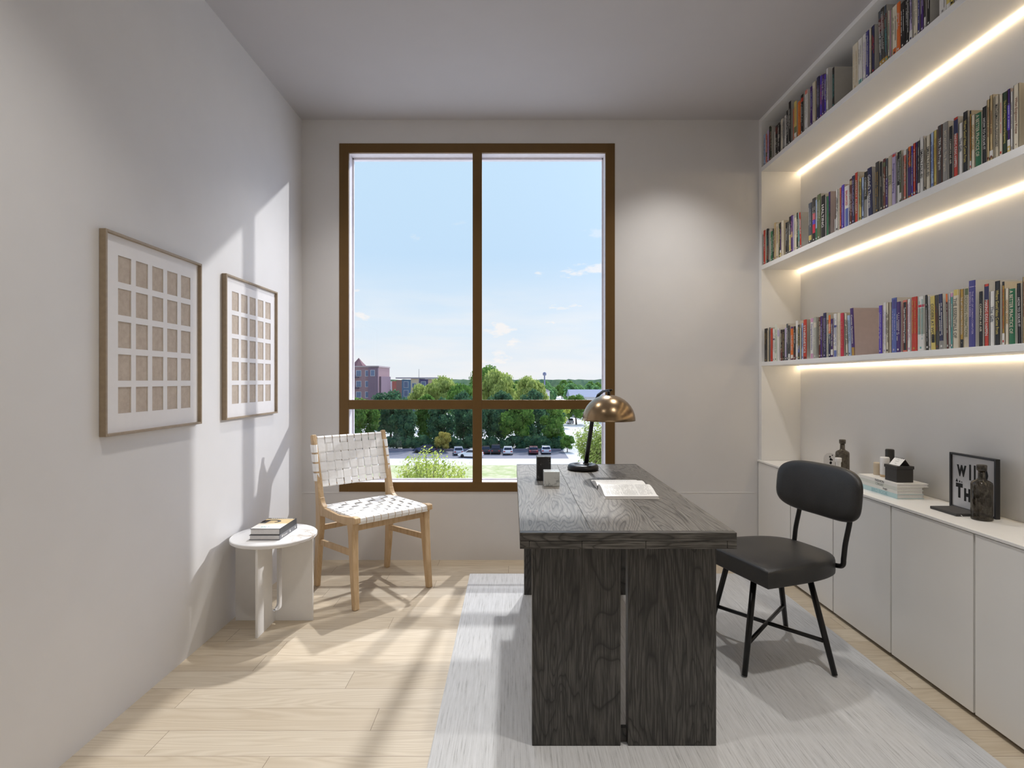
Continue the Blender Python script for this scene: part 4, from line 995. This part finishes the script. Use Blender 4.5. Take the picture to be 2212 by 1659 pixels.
for k in range(6):
    yc = 2.588+k*.011; mb.tube([(1.8533+.0035*cos(a), yc, rz_+.001+.0035*sin(a)) for a in [2*pi*q/10 for q in range(11)]], .0005, 5)
mb.build('ring_binding', BMt, cal)
mb = MB(); nrm = Vector((-.031, 0, .0265)).normalized(); tx = Vector((0, -1, 0)); ty = Vector((.0265, 0, .031)).normalized()
for j, (f_, n_) in enumerate(((.25, 3), (.55, 7), (.78, 4))):
    for k in range(n_):
        c_ = Vector((1.826, 2.615, z0))+ty*.0405*f_+nrm*.0004-tx*(.0035*(n_-1)/2)+tx*k*.0035
        mb.add([c_-tx*.0012-ty*.0012, c_+tx*.0012-ty*.0012, c_+tx*.0012+ty*.0012, c_-tx*.0012+ty*.0012], [(0, 1, 2, 3)])
mb.build('print', plain('grey_print', (158, 156, 153), .8), cal)
# notebook
nb = thing('notebook', 'dark grey notebook lying on the worktop before the framed print', 'notebook', (1.85, 2.283, wz))
MB().box(1.797, 1.902, 2.213, 2.353, wz+.0003, wz+.0115).build('cover', plain('dark_grey_cloth', (70, 68, 67), .7), nb, bevel=.0015)
MB().beam([(1.815, 2.2125, wz+.006), (1.817, 2.206, wz+.0018), (1.824, 2.192, wz+.0012), (1.829, 2.187, wz+.0014)], (.003, .0008), (1, 0, 0)).build('ribbon', cm('white'), nb)
# framed letter print
fp = thing('framed_print', 'black framed print of bold letters standing behind the bottle', 'picture', (1.922, 2.278, wz))
y0, y1, z0, z1, f = 2.162, 2.393, wz+.0003, .9355, .009
MB().box(1.912, 1.930, y0, y0+f, z0, z1).box(1.912, 1.930, y1-f, y1, z0, z1).box(1.912, 1.930, y0+f, y1-f, z0, z0+f).box(1.912, 1.930, y0+f, y1-f, z1-f, z1).build('frame', M['print_frame'], fp, bevel=.001)
MB().box(1.919, 1.925, y0+f, y1-f, z0+f, z1-f).build('sheet', plain('print_paper', (205, 204, 206), .6, nz=.01), fp)
mb = MB(); X = 1.9186
lay_text(mb, 'W', (X, 2.335, .862), (0, -1, 0), (0, 0, 1), .050, .066, 0, .10)
mb.box(X-.0002, X, 2.296, 2.287, .829, .895, 0)
mb.box(X-.0002, X, 2.273, 2.264, .829, .895, 0).box(X-.0002, X, 2.264, 2.250, .829, .839, 0)
lay_text(mb, 'D', (X, 2.222, .862), (0, -1, 0), (0, 0, 1), .036, .066, 0, .10)
lay_text(mb, 'T', (X, 2.347, .776), (0, -1, 0), (0, 0, 1), .036, .066, 0, .10)
for yy, hh in ((2.360, .016), (2.345, .011), (2.334, .008)):
    mb.add([(X, yy+hh*.42, .8115), (X, yy-hh*.42, .8115), (X, yy, .8115+hh)], [(0, 1, 2)], 0)
lay_text(mb, 'H', (X, 2.306, .764), (0, -1, 0), (0, 0, 1), .032, .062, 0, .10)
mb.box(X-.0002, X, 2.277, 2.269, .733, .795, 0)
lay_text(mb, 'N', (X, 2.245, .764), (0, -1, 0), (0, 0, 1), .032, .062, 0, .10)
lay_text(mb, 'G', (X, 2.205, .764), (0, -1, 0), (0, 0, 1), .032, .062, 0, .10)
mb.build('lettering', M['ink'], fp)
# ------------------------------------------------------------------ the town outside, seen from a high floor
GZ = -12.75
M['pave'] = plain('pale_paving', (214, 210, 206), .9, nz=.03, nsc=.4)
M['asphalt'] = plain('asphalt', (128, 126, 134), .9, nz=.08, nsc=1)
def leafm(name, a, b, sc=1.2):
    t = NT(name); f = t.noise(t.co, sc, 4, .65); col = t.ramp(f, [(.32, s2l(a)), (.68, s2l(b))])
    df = t.n('ShaderNodeBsdfDiffuse'); t.lk(col, df.inputs[0]); tl = t.n('ShaderNodeBsdfTranslucent'); t.lk(col, tl.inputs[0])
    mx = t.n('ShaderNodeMixShader'); mx.inputs[0].default_value = .45; t.lk(df.outputs[0], mx.inputs[1]); t.lk(tl.outputs[0], mx.inputs[2]); t.lk(mx.outputs[0], t.out.inputs[0]); return t.m
LF = {'dark': leafm('dark_foliage', (34, 76, 68), (112, 150, 104)), 'mid': leafm('green_foliage', (66, 112, 52), (138, 172, 84)), 'willow': leafm('willow_foliage', (124, 148, 66), (206, 214, 132)),
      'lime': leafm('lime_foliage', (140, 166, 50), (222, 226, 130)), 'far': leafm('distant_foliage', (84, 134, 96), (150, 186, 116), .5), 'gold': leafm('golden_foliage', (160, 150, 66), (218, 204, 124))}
M['bark'] = plain('bark', (88, 76, 66), .9, nz=.15, nsc=3)
g = MB().box(-260, 260, 8, 900, GZ-1, GZ).build('ground', M['pave']); struct(g)
def tagk(o, l, c, k): o['kind'] = k; o['label'] = l; o['category'] = c; return o
gr = NT('dry_grass'); f_ = gr.noise(gr.co, .5, 4, .7); gr.fin(gr.ramp(f_, [(.35, (.36, .42, .16, 1)), (.65, (.62, .58, .38, 1))]), .95)
o = MB().box(-34, 3.2, 58, 89.5, GZ, GZ+.06).build('lawn', gr.m, origin=(-15, 74, GZ)); struct(o)
o = MB().box(-60, 10, 97.5, 110, GZ, GZ+.03).build('parking_lane', M['asphalt'], origin=(-25, 104, GZ)); struct(o)
def crown_mb(seed, rx, ry, rz, cz, nclump, nleaf, leaf, droop=0, bottom=-.75):
    rnd = random.Random(seed); mb = MB(); cl = []
    for k in range(nclump):
        a = rnd.uniform(0, 2*pi); e_ = rnd.uniform(bottom, 1); q = sqrt(max(0, 1-e_*e_))*rnd.uniform(.55, 1)
        cl.append((Vector((rx*q*cos(a)*.8, ry*q*sin(a)*.8, cz+rz*e_*.82)), rnd.uniform(.24, .42)*min(rx, rz)))
    cl.append((Vector((0, 0, cz)), min(rx, rz)*.6))
    for c, rr in cl:                                   # solid heart of every clump
        R_ = []
        for i in range(1, 5):
            el = -pi/2+pi*i/5; R_.append([(c.x+rr*.8*cos(el)*cos(2*pi*k/7), c.y+rr*.8*cos(el)*sin(2*pi*k/7), c.z+rr*.8*sin(el)) for k in range(7)])
        mb.rings(R_)
    per = nleaf//len(cl)
    for c, rr in cl:
        for _ in range(per):
            d = Vector((rnd.gauss(0, 1), rnd.gauss(0, 1), rnd.gauss(0, 1))).normalized(); p = c+d*rr*rnd.uniform(.8, 1.18)
            n_ = (d+Vector((rnd.gauss(0, .6), rnd.gauss(0, .6), rnd.gauss(0, .6)))).normalized(); t_ = n_.orthogonal().normalized(); w_ = n_.cross(t_)
            an = rnd.uniform(0, pi); t2 = t_*cos(an)+w_*sin(an); w2 = n_.cross(t2); s_ = leaf*rnd.uniform(.6, 1.3)
            if droop: t2 = (t2*.4+Vector((0, 0, -1))).normalized(); w2 = n_.cross(t2).normalized(); mb.add([p-w2*s_*.3, p+w2*s_*.3, p+t2*s_*2], [(0, 1, 2)]); continue
            mb.add([p-t2*s_*.5-w2*s_*.4, p+t2*s_*.5-w2*s_*.3, p+t2*s_*.6+w2*s_*.4, p-t2*s_*.4+w2*s_*.4], [(0, 1, 2, 3)])
    return mb
def tree(proto_key, lab, x, y, s=1, rz=0, mat='mid', group=None, cat='tree', sz=None):
    pr = PROTO[proto_key]
    t = thing('tree', lab, cat, (x, y, GZ), rz, group); t.scale = (s, s, sz or s)
    key = (proto_key, mat)
    if key not in CM:
        me = pr[0].data.copy(); me.materials.clear(); me.materials.append(LF[mat]); CM[key] = me
    for src, me in ((pr[0], CM[key]), (pr[1], pr[1].data)):
        c = src.copy(); c.data = me; COL.objects.link(c); c.parent = t; c.matrix_parent_inverse = Matrix.Identity(4)
    return t
PROTO, CM = {}, {}
def proto(key, crown, trunk_h, tr):
    a = crown.build('crown', LF['mid'], None); b = MB().tube([(0, 0, 0), (.1, .05, trunk_h*.5), (0, 0, trunk_h)], [tr, tr*.8, tr*.5], 8).build('trunk', M['bark'], None)
    COL.objects.unlink(a); COL.objects.unlink(b); PROTO[key] = (a, b)
proto('round', crown_mb(1, 4.2, 4.2, 3.9, 5.3, 26, 4200, .34), 4, .28)
proto('oval', crown_mb(2, 3.2, 3.2, 4.6, 5.2, 24, 4200, .32, bottom=-.95), 3, .25)
proto('willow', crown_mb(3, 6.4, 6.0, 5.2, 10.2, 34, 5200, .55, droop=1), 8, .5)
proto('small', crown_mb(4, 4.2, 4.2, 3.6, 4.4, 16, 1100, .75), 2, .3)
# dark row behind the parked cars
row = [(-38, 121, 1.18, 'dark'), (-31.5, 112, 1.1, 'mid'), (-27, 121, 1.24, 'dark'), (-22.4, 112, 1.06, 'dark'), (-18.8, 121, 1.1, 'mid'), (-14.6, 112.4, 1.06, 'dark'), (-10.9, 121, 1.18, 'dark'), (-6.6, 112.2, 1.06, 'dark'), (-2.6, 121, 1.18, 'dark'), (.9, 112.2, 1.06, 'mid'), (4.6, 121, 1.22, 'dark'), (8.2, 112, 1.02, 'mid')]
wh = ['far left end of', 'second from the left in', 'third from the left in', 'behind the chair back in', 'yellow-tinged and lower in', 'left of the mullion in', 'just left of the mullion in', 'behind the mullion in', 'just right of the mullion in', 'behind the small dark cars in', 'above the stone block in', 'right-hand end of']
for (x, y, s, m_), w_ in zip(row, wh): tree('oval' if int(x*10) % 3 else 'round', '%s green tree, %s the row behind the car park' % ('dark' if m_ == 'dark' else 'brighter', w_), x, y, s*(.86 if y < 115 else .92), x, m_, 'trees in the row behind the car park', sz=s)
hb_ = MB(); rnd = random.Random(9)
for k in range(150):
    cx_ = -44+k*.36; rr = rnd.uniform(.7, 1.15); zc = GZ+rnd.uniform(.6, 2.0); yy = 109.9+rnd.uniform(-.5, .7)
    R_ = []
    for i in range(1, 5):
        el = -pi/2+pi*i/5; R_.append([(cx_+rr*cos(el)*cos(2*pi*j/7), yy+rr*cos(el)*sin(2*pi*j/7), zc+rr*sin(el)) for j in range(7)])
    hb_.rings(R_)
    for _ in range(46):
        d = Vector((rnd.gauss(0, 1), rnd.gauss(0, 1), rnd.gauss(0, 1))).normalized(); p = Vector((cx_, yy, zc))+d*rr*rnd.uniform(.95, 1.25); t_ = d.orthogonal().normalized(); w_ = d.cross(t_); s_ = rnd.uniform(.15, .32)
        hb_.add([p-t_*s_, p+w_*s_*.8+d*.1, p+t_*s_, p-w_*s_*.7], [(0, 1, 2, 3)])
o = hb_.build('hedge', LF['dark'], origin=(-17, 110, GZ)); tag(o, 'long dark hedge under the tree row behind the parked cars', 'hedge')
for (x, y, s, m_, l_) in ((-13.6, 106.4, .42, 'gold', 'small yellow-green bush below the dark tree row, left pane'), (10.6, 106.0, .36, 'mid', 'small bush at the right end of the parked cars'), (-31, 106, .4, 'dark', 'low dark bush at the left end of the tree row')):
    tree('round', l_, x, y, s, 1, m_, 'bushes below the tree row', 'bush')
# willows and bright trees beyond
mid = [(-4.6, 160, 1.04, 'willow', 'willow', 'big pale green willow just right of the window mullion'), (5.4, 170, .93, 'willow', 'willow', 'pale green willow right of the biggest willow'), (-9.0, 188, 1.16, 'mid', 'willow', 'tall green tree behind the biggest willow'),
       (-21, 158, .93, 'willow', 'willow', 'pale green willow left of the mullion'), (-29.5, 176, .78, 'willow', 'willow', 'smaller pale willow before the low modern building'), (-14.5, 150, .80, 'mid', 'willow', 'darker green tree between the two willows'),
       (13.5, 160, .86, 'lime', 'round', 'bright lime green tree right of the willows'), (20, 172, 1.0, 'mid', 'round', 'green tree in front of the long grey roof'), (11.0, 148, .80, 'dark', 'round', 'dark green tree between the willow and the lime tree'),
       (31, 182, .95, 'mid', 'round', 'green tree at the far right of the grey roof'), (-48, 158, .95, 'gold', 'round', 'pale olive tree below the brick building, left pane'), (-42, 170, .85, 'mid', 'round', 'green tree below the white house section'), (-36.5, 156, .75, 'willow', 'round', 'pale green tree below the low modern building')]
for x, y, s, m_, k_, l_ in mid: tree(k_, l_, x, y, s, x*2, m_, 'trees beyond the car park row')
# street trees at either side, seen when looking out at an angle
for n_, (x, y, s, m_) in enumerate(((26, 118, 1.0, 'mid'), (33, 132, 1.1, 'willow'), (41, 120, 1.05, 'dark'), (50, 138, 1.15, 'mid'), (60, 126, 1.1, 'dark'), (70, 150, 1.2, 'mid'), (46, 165, 1.1, 'willow'), (84, 140, 1.2, 'dark'), (58, 182, 1.2, 'mid'), (-46, 112, 1.1, 'dark'), (-56, 118, 1.15, 'mid'), (-67, 112, 1.15, 'dark'), (-80, 124, 1.2, 'mid'))):
    tree('round', 'street tree standing outside the frame of the window view', x, y, s, x, m_, 'street trees at either side of the view')
rnd = random.Random(11)
k = 0
for yy, step in ((258, 15), (300, 16), (350, 17), (410, 19), (480, 21), (560, 24)):
    x = -.36*yy+rnd.uniform(0, 8)
    while x < .25*yy:
        if not (yy < 300 and x < -24) and not (yy < 290 and -2 < x < 56):
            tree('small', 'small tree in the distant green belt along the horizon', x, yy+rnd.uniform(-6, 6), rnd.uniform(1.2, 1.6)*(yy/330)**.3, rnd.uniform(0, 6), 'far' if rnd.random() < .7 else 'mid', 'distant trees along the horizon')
        x += step*rnd.uniform(.9, 1.2)
rnd = random.Random(4); mb = MB()
for row_, (yy, hh) in enumerate(((620, 13.2), (690, 14.0))):
    vs, n_ = [], 0; x = -520
    while x < 420:
        z = GZ+hh+rnd.uniform(0, 1.5); vs += [(x, yy, GZ), (x+rnd.uniform(-2, 2), yy+rnd.uniform(-6, 6), z), (x, yy+30, z-.6)]; n_ += 1; x += rnd.uniform(4, 9)
    mb.add(vs, [(3*k+a, 3*k+3+a, 3*k+4+a, 3*k+1+a) for k in range(n_-1) for a in (0, 1)], 0, True)
o = mb.build('distant_woods', leafm('hazy_woods', (112, 146, 124), (162, 182, 140), .12), origin=(0, 640, GZ)); tagk(o, 'band of distant woods along the horizon', 'woods', 'stuff')  # distance haze put into the pale foliage colours
# near trees
def sprig_tree(seed, x, y, rx, h, lab, mat, leaf, n_br, up=True):
    rn = random.Random(seed); t = thing('tree', lab, 'tree', (x, y, GZ)); tr = MB(); cr_ = MB()
    tr.tube([(0, 0, 0), (.1, 0, h*.4), (0, 0, h*.7)], [.16, .12, .06], 8)
    for k in range(n_br):
        a = rn.uniform(0, 2*pi); q = sqrt(rn.random())*rx; top = Vector((q*cos(a), q*sin(a), h*(rn.uniform(.80, 1.0)-.22*(q/rx)**2))); base = Vector((q*.25*cos(a), q*.25*sin(a), h*rn.uniform(.3, .5)))
        md = (top+base)/2+Vector((q*.22*cos(a), q*.22*sin(a), -.3)); P_ = bez(base, md, top, 8); tr.tube(P_, [.05-.005*i for i in range(9)], 5)
        for p in P_[2:]:
            for _ in range(15):
                o_ = Vector(p)+Vector((rn.gauss(0, .26), rn.gauss(0, .26), rn.gauss(0, .26))); n_ = Vector((rn.gauss(0, 1), rn.gauss(0, 1), rn.gauss(.5, 1))).normalized(); t_ = n_.orthogonal().normalized(); w_ = n_.cross(t_); s_ = leaf*rn.uniform(.6, 1.3)
                cr_.add([o_-t_*s_*.5, o_+w_*s_*.25, o_+t_*s_*.5, o_-w_*s_*.25], [(0, 1, 2, 3)])
    cr_.build('crown', LF[mat], t, local=True); tr.build('trunk', M['bark'], t, local=True)
sprig_tree(5, -6.7, 45, 2.9, 8.5, 'near lime green tree behind the woven chair, low in the left pane', 'lime', .26, 60)
sprig_tree(8, 9.6, 62, 2.4, 10.2, 'near olive green tree behind the lamp, low in the right pane', 'willow', .30, 60)

# buildings
def bmat(n, c, r=.8): return plain(n, c, r, nz=.04, nsc=2)
M['pane_far'] = plain('far_window_glass', (96, 112, 140), .2)
def windows(par, rects, y, depth=.15, frame=None):
    for (x0, x1, z0, z1) in rects:
        w = MB().box(x0, x1, y-.10, y+.02, z0, z1).build('window', bmat('far_window_frame', (205, 205, 210)), par)
        MB().box(x0+.12, x1-.12, y-.14, y-.101, z0+.12, z1-.12).build('glass', M['pane_far'], w)
bA = thing('brick_building', 'tall brick apartment building with pointed roof at the window left edge', 'building', (-52, 186, GZ))
BR = bmat('red_brick', (150, 120, 124)); z1 = GZ+18.2  # brick greyed in its colour to stand in for haze, corner bay too
MB().box(-64, -44.2, 180, 196, GZ, z1).build('wall', BR, bA)
MB().box(-64, -44.0, 179.6, 196, z1, z1+.5).build('parapet', bmat('stone_band', (168, 150, 150)), bA)
MB().box(-43.6, -44.2, 181, 195, GZ, z1-3).box(-47.4, -44.2, 179.0, 180, GZ, z1-.2).build('corner_bay', bmat('dark_brick', (122, 100, 114)), bA)
mb = MB(); mb.rings([[(-51.6+q*cos(2*pi*k/8), 183+q*sin(2*pi*k/8), z) for k in range(8)] for q, z in ((2.6, z1+.5), (1.1, z1+2.0), (.05, z1+3.2))], smooth=False); mb.build('spire', bmat('roof_tile', (126, 88, 92)), bA)
for xx in (-56.5, -54.8, -53.9): MB().box(xx, xx+.5, 184, 184.5, z1+.5, z1+2.6).build('chimney', bmat('chimney_metal', (190, 190, 200)), bA)
rc = []
for fl in range(5):
    zz = GZ+1.2+fl*3.5
    for xx in (-62, -58.6, -55.2, -51.6, -48.6): rc.append((xx, xx+1.7, zz, zz+2.0))
windows(bA, rc, 180)
windows(bA, [(-46.6, -45.2, z1-2.9, z1-.9)], 179)
for fl in range(1, 5): MB().box(-57, -50.6, 178.8, 179.98, GZ+.7+fl*3.5, GZ+1.0+fl*3.5).build('balcony', bmat('balcony_rail', (88, 76, 92)), bA)
bB = thing('modern_building', 'low modern building with white, red, blue and beige bays', 'building', (-36, 206, GZ)); zt = GZ+14.0
for x0, x1, nm, cc, h_ in ((-47.5, -44.2, 'white_bay', (226, 226, 232), -.6), (-44.2, -42.6, 'red_bay', (182, 112, 100), -.4), (-42.6, -40.6, 'brown_bay', (150, 118, 110), 0), (-40.6, -37.3, 'blue_bay', (98, 126, 150), .2), (-37.3, -34.3, 'beige_bay', (206, 190, 160), .5), (-34.3, -31.0, 'violet_bay', (84, 80, 116), .4), (-31.0, -26, 'tan_bay', (186, 160, 140), .2)):
    MB().box(x0, x1, 200, 214, GZ, zt+h_).build(nm, bmat('bay_'+nm, cc), bB)
MB().box(-42.8, -25.8, 199.5, 214, zt+.55, zt+.95).build('roof', bmat('roof_edge', (150, 144, 156)), bB)
rc = []
for fl in range(4):
    zz = GZ+1.6+fl*3.2
    rc += [(-46.4, -45.2, zz, zz+1.9), (-39.9, -38.2, zz, zz+2.3), (-36.9, -35.3, zz, zz+1.7), (-33.6, -31.8, zz, zz+2.3), (-29.6, -27.8, zz, zz+1.9)]
windows(bB, rc, 200)
o = MB().tube([(-34.0, 198, GZ), (-34.0, 198, GZ+18)], [.16, .07], 8).build('mast', bmat('mast_grey', (120, 118, 128)), origin=(-34, 198, GZ)); tag(o, 'thin mast rising before the low modern building', 'mast')
bC = thing('long_roof_building', 'long low building with grey pitched roof behind the lamp', 'building', (34, 232, GZ))
MB().box(24, 52, 226, 240, GZ, GZ+7.0).build('wall', bmat('pale_wall', (220, 216, 214)), bC)
MB().rings([[(x, 225, GZ+7.0), (x, 233, GZ+10.0), (x, 241, GZ+7.0)] for x in (23.5, 52.5)], smooth=False).build('roof', bmat('slate_roof', (142, 148, 168)), bC)
windows(bC, [(x, x+2, GZ+2.5, GZ+5.2) for x in (26, 31, 36, 41, 46)], 226)
bD = thing('small_house', 'small white house with red chimney among the distant trees', 'house', (14, 262, GZ))
MB().box(10.5, 17.5, 258, 268, GZ, GZ+8.6).build('wall', bmat('house_wall', (224, 220, 220)), bD)
MB().rings([[(10, y, GZ+8.6), (14, y, GZ+10.8), (18, y, GZ+8.6)] for y in (257.5, 268.5)], smooth=False).build('roof', bmat('house_roof', (178, 172, 176)), bD)
MB().box(11.6, 12.8, 259, 260, GZ+8.6, GZ+12.2).build('chimney', BR, bD)
o = MB().tube([(26.5, 455, GZ), (26.5, 455, GZ+19.5)], [.8, .5], 8).lathe([(.3, 0), (1.5, .6), (1.5, 2.4), (.3, 3.2)], (26.5, 455, GZ+17.5), 12).build('water_tower', bmat('tower_grey', (132, 134, 160)), origin=(26.5, 455, GZ)); tag(o, 'tiny water tower on the horizon', 'tower')

# cars
CARM = {n: plain('car_'+n, c, .25, .3, nz=.01, coat=.4) for n, c in {'silver': (190, 192, 204), 'white': (232, 232, 236), 'black': (34, 34, 46), 'wine': (92, 44, 58), 'blue': (60, 66, 100)}.items()}
M['car_glass'] = plain('car_glass', (40, 44, 58), .1); M['tyre'] = plain('tyre', (28, 28, 30), .8); M['tail'] = plain('tail_light', (170, 30, 36), .3)
def car(x, y, rz, colr, lab, suv=0):
    c = thing('car', lab, 'car', (x, y, GZ+.03), rz, 'cars in the car park')
    L_, w_ = 2.2, .88; hb = .92+.12*suv; ht = 1.46+.28*suv
    P = [(-L_, .35), (-L_-.03, .62), (-L_+.06, hb-.03), (-L_+.35, hb), (-L_+.75+.0*suv, ht-.05), (-L_+1.2, ht), (.25, ht), (.95, hb+.04), (1.7, hb-.10), (L_, hb-.28), (L_, .35), (1.75, .22), (-1.8, .22)]
    R_ = []
    for xx, k in ((-w_, .0), (-w_+.02, 1), (-.6, 2), (.6, 2), (w_-.02, 1), (w_, 0)):
        R_.append([(xx*(1 if z < hb+.02 else .86), yy, z-(0 if k else .0)) for yy, z in P])
    MB().rings(R_, smooth=False).build('body', CARM[colr], c, local=True, bevel=.05)
    mb = MB(); zg0, zg1 = hb+.05, ht-.09
    mb.quad((-.72, -L_+.36, zg0), (.72, -L_+.36, zg0), (.66, -L_+.70, zg1), (-.66, -L_+.70, zg1)).quad((-.72, .93, zg0), (.72, .93, zg0), (.66, .34, zg1), (-.66, .34, zg1))
    for sx in (-1, 1): mb.quad((sx*(w_*.9+.02), -L_+.6, zg0), (sx*(w_*.9+.02), .75, zg0), (sx*(w_*.86+.02), .22, zg1), (sx*(w_*.86+.02), -L_+.85, zg1))
    o_ = mb.build('windows', M['car_glass'], c, local=True); so = o_.modifiers.new('s', 'SOLIDIFY'); so.thickness = .05; so.offset = 0
    for sx in (-.80, .80):
        for yy in (-1.35, 1.35): MB().tube([(sx-.1, yy, .32), (sx+.1, yy, .32)], .32, 16).build('wheel', M['tyre'], c, local=True)
    MB().box(-.82, -.50, -L_-.06, -L_+.02, .62, .82).box(.50, .82, -L_-.06, -L_+.02, .62, .82).build('tail_lights', M['tail'], c, local=True)
car(-10.3, 103.0, .15, 'silver', 'silver hatchback left of the mullion, rear to the viewer')
car(-7.6, 99.0, 1.35, 'white', 'pale car parked sideways just left of the mullion')
car(-17.0, 105.5, 1.5, 'blue', 'dark blue car half hidden behind the lime tree')
car(-5.2, 104.5, .05, 'black', 'dark car just right of the mullion')
car(-3.2, 104.5, .0, 'black', 'black tall vehicle second right of the mullion', 1)
car(-.9, 103.5, .0, 'white', 'white car between the black vehicle and the stone block')
car(3.9, 104.0, .0, 'wine', 'wine red car behind the black stone block')
car(6.3, 104.5, .0, 'silver', 'silver car right of the wine red car')
car(18.2, 176, .2, 'silver', 'small distant car on the pale road at right', 1)
car(23.5, 205, .3, 'blue', 'tiny dark car at the top of the pale road')
# low wall behind the parked cars
o = MB().box(-40, 9.5, 107.4, 107.6, GZ, GZ+.5).build('kerb_wall', bmat('kerb_stone', (140, 134, 150)), origin=(-15, 107.5, GZ)); struct(o)
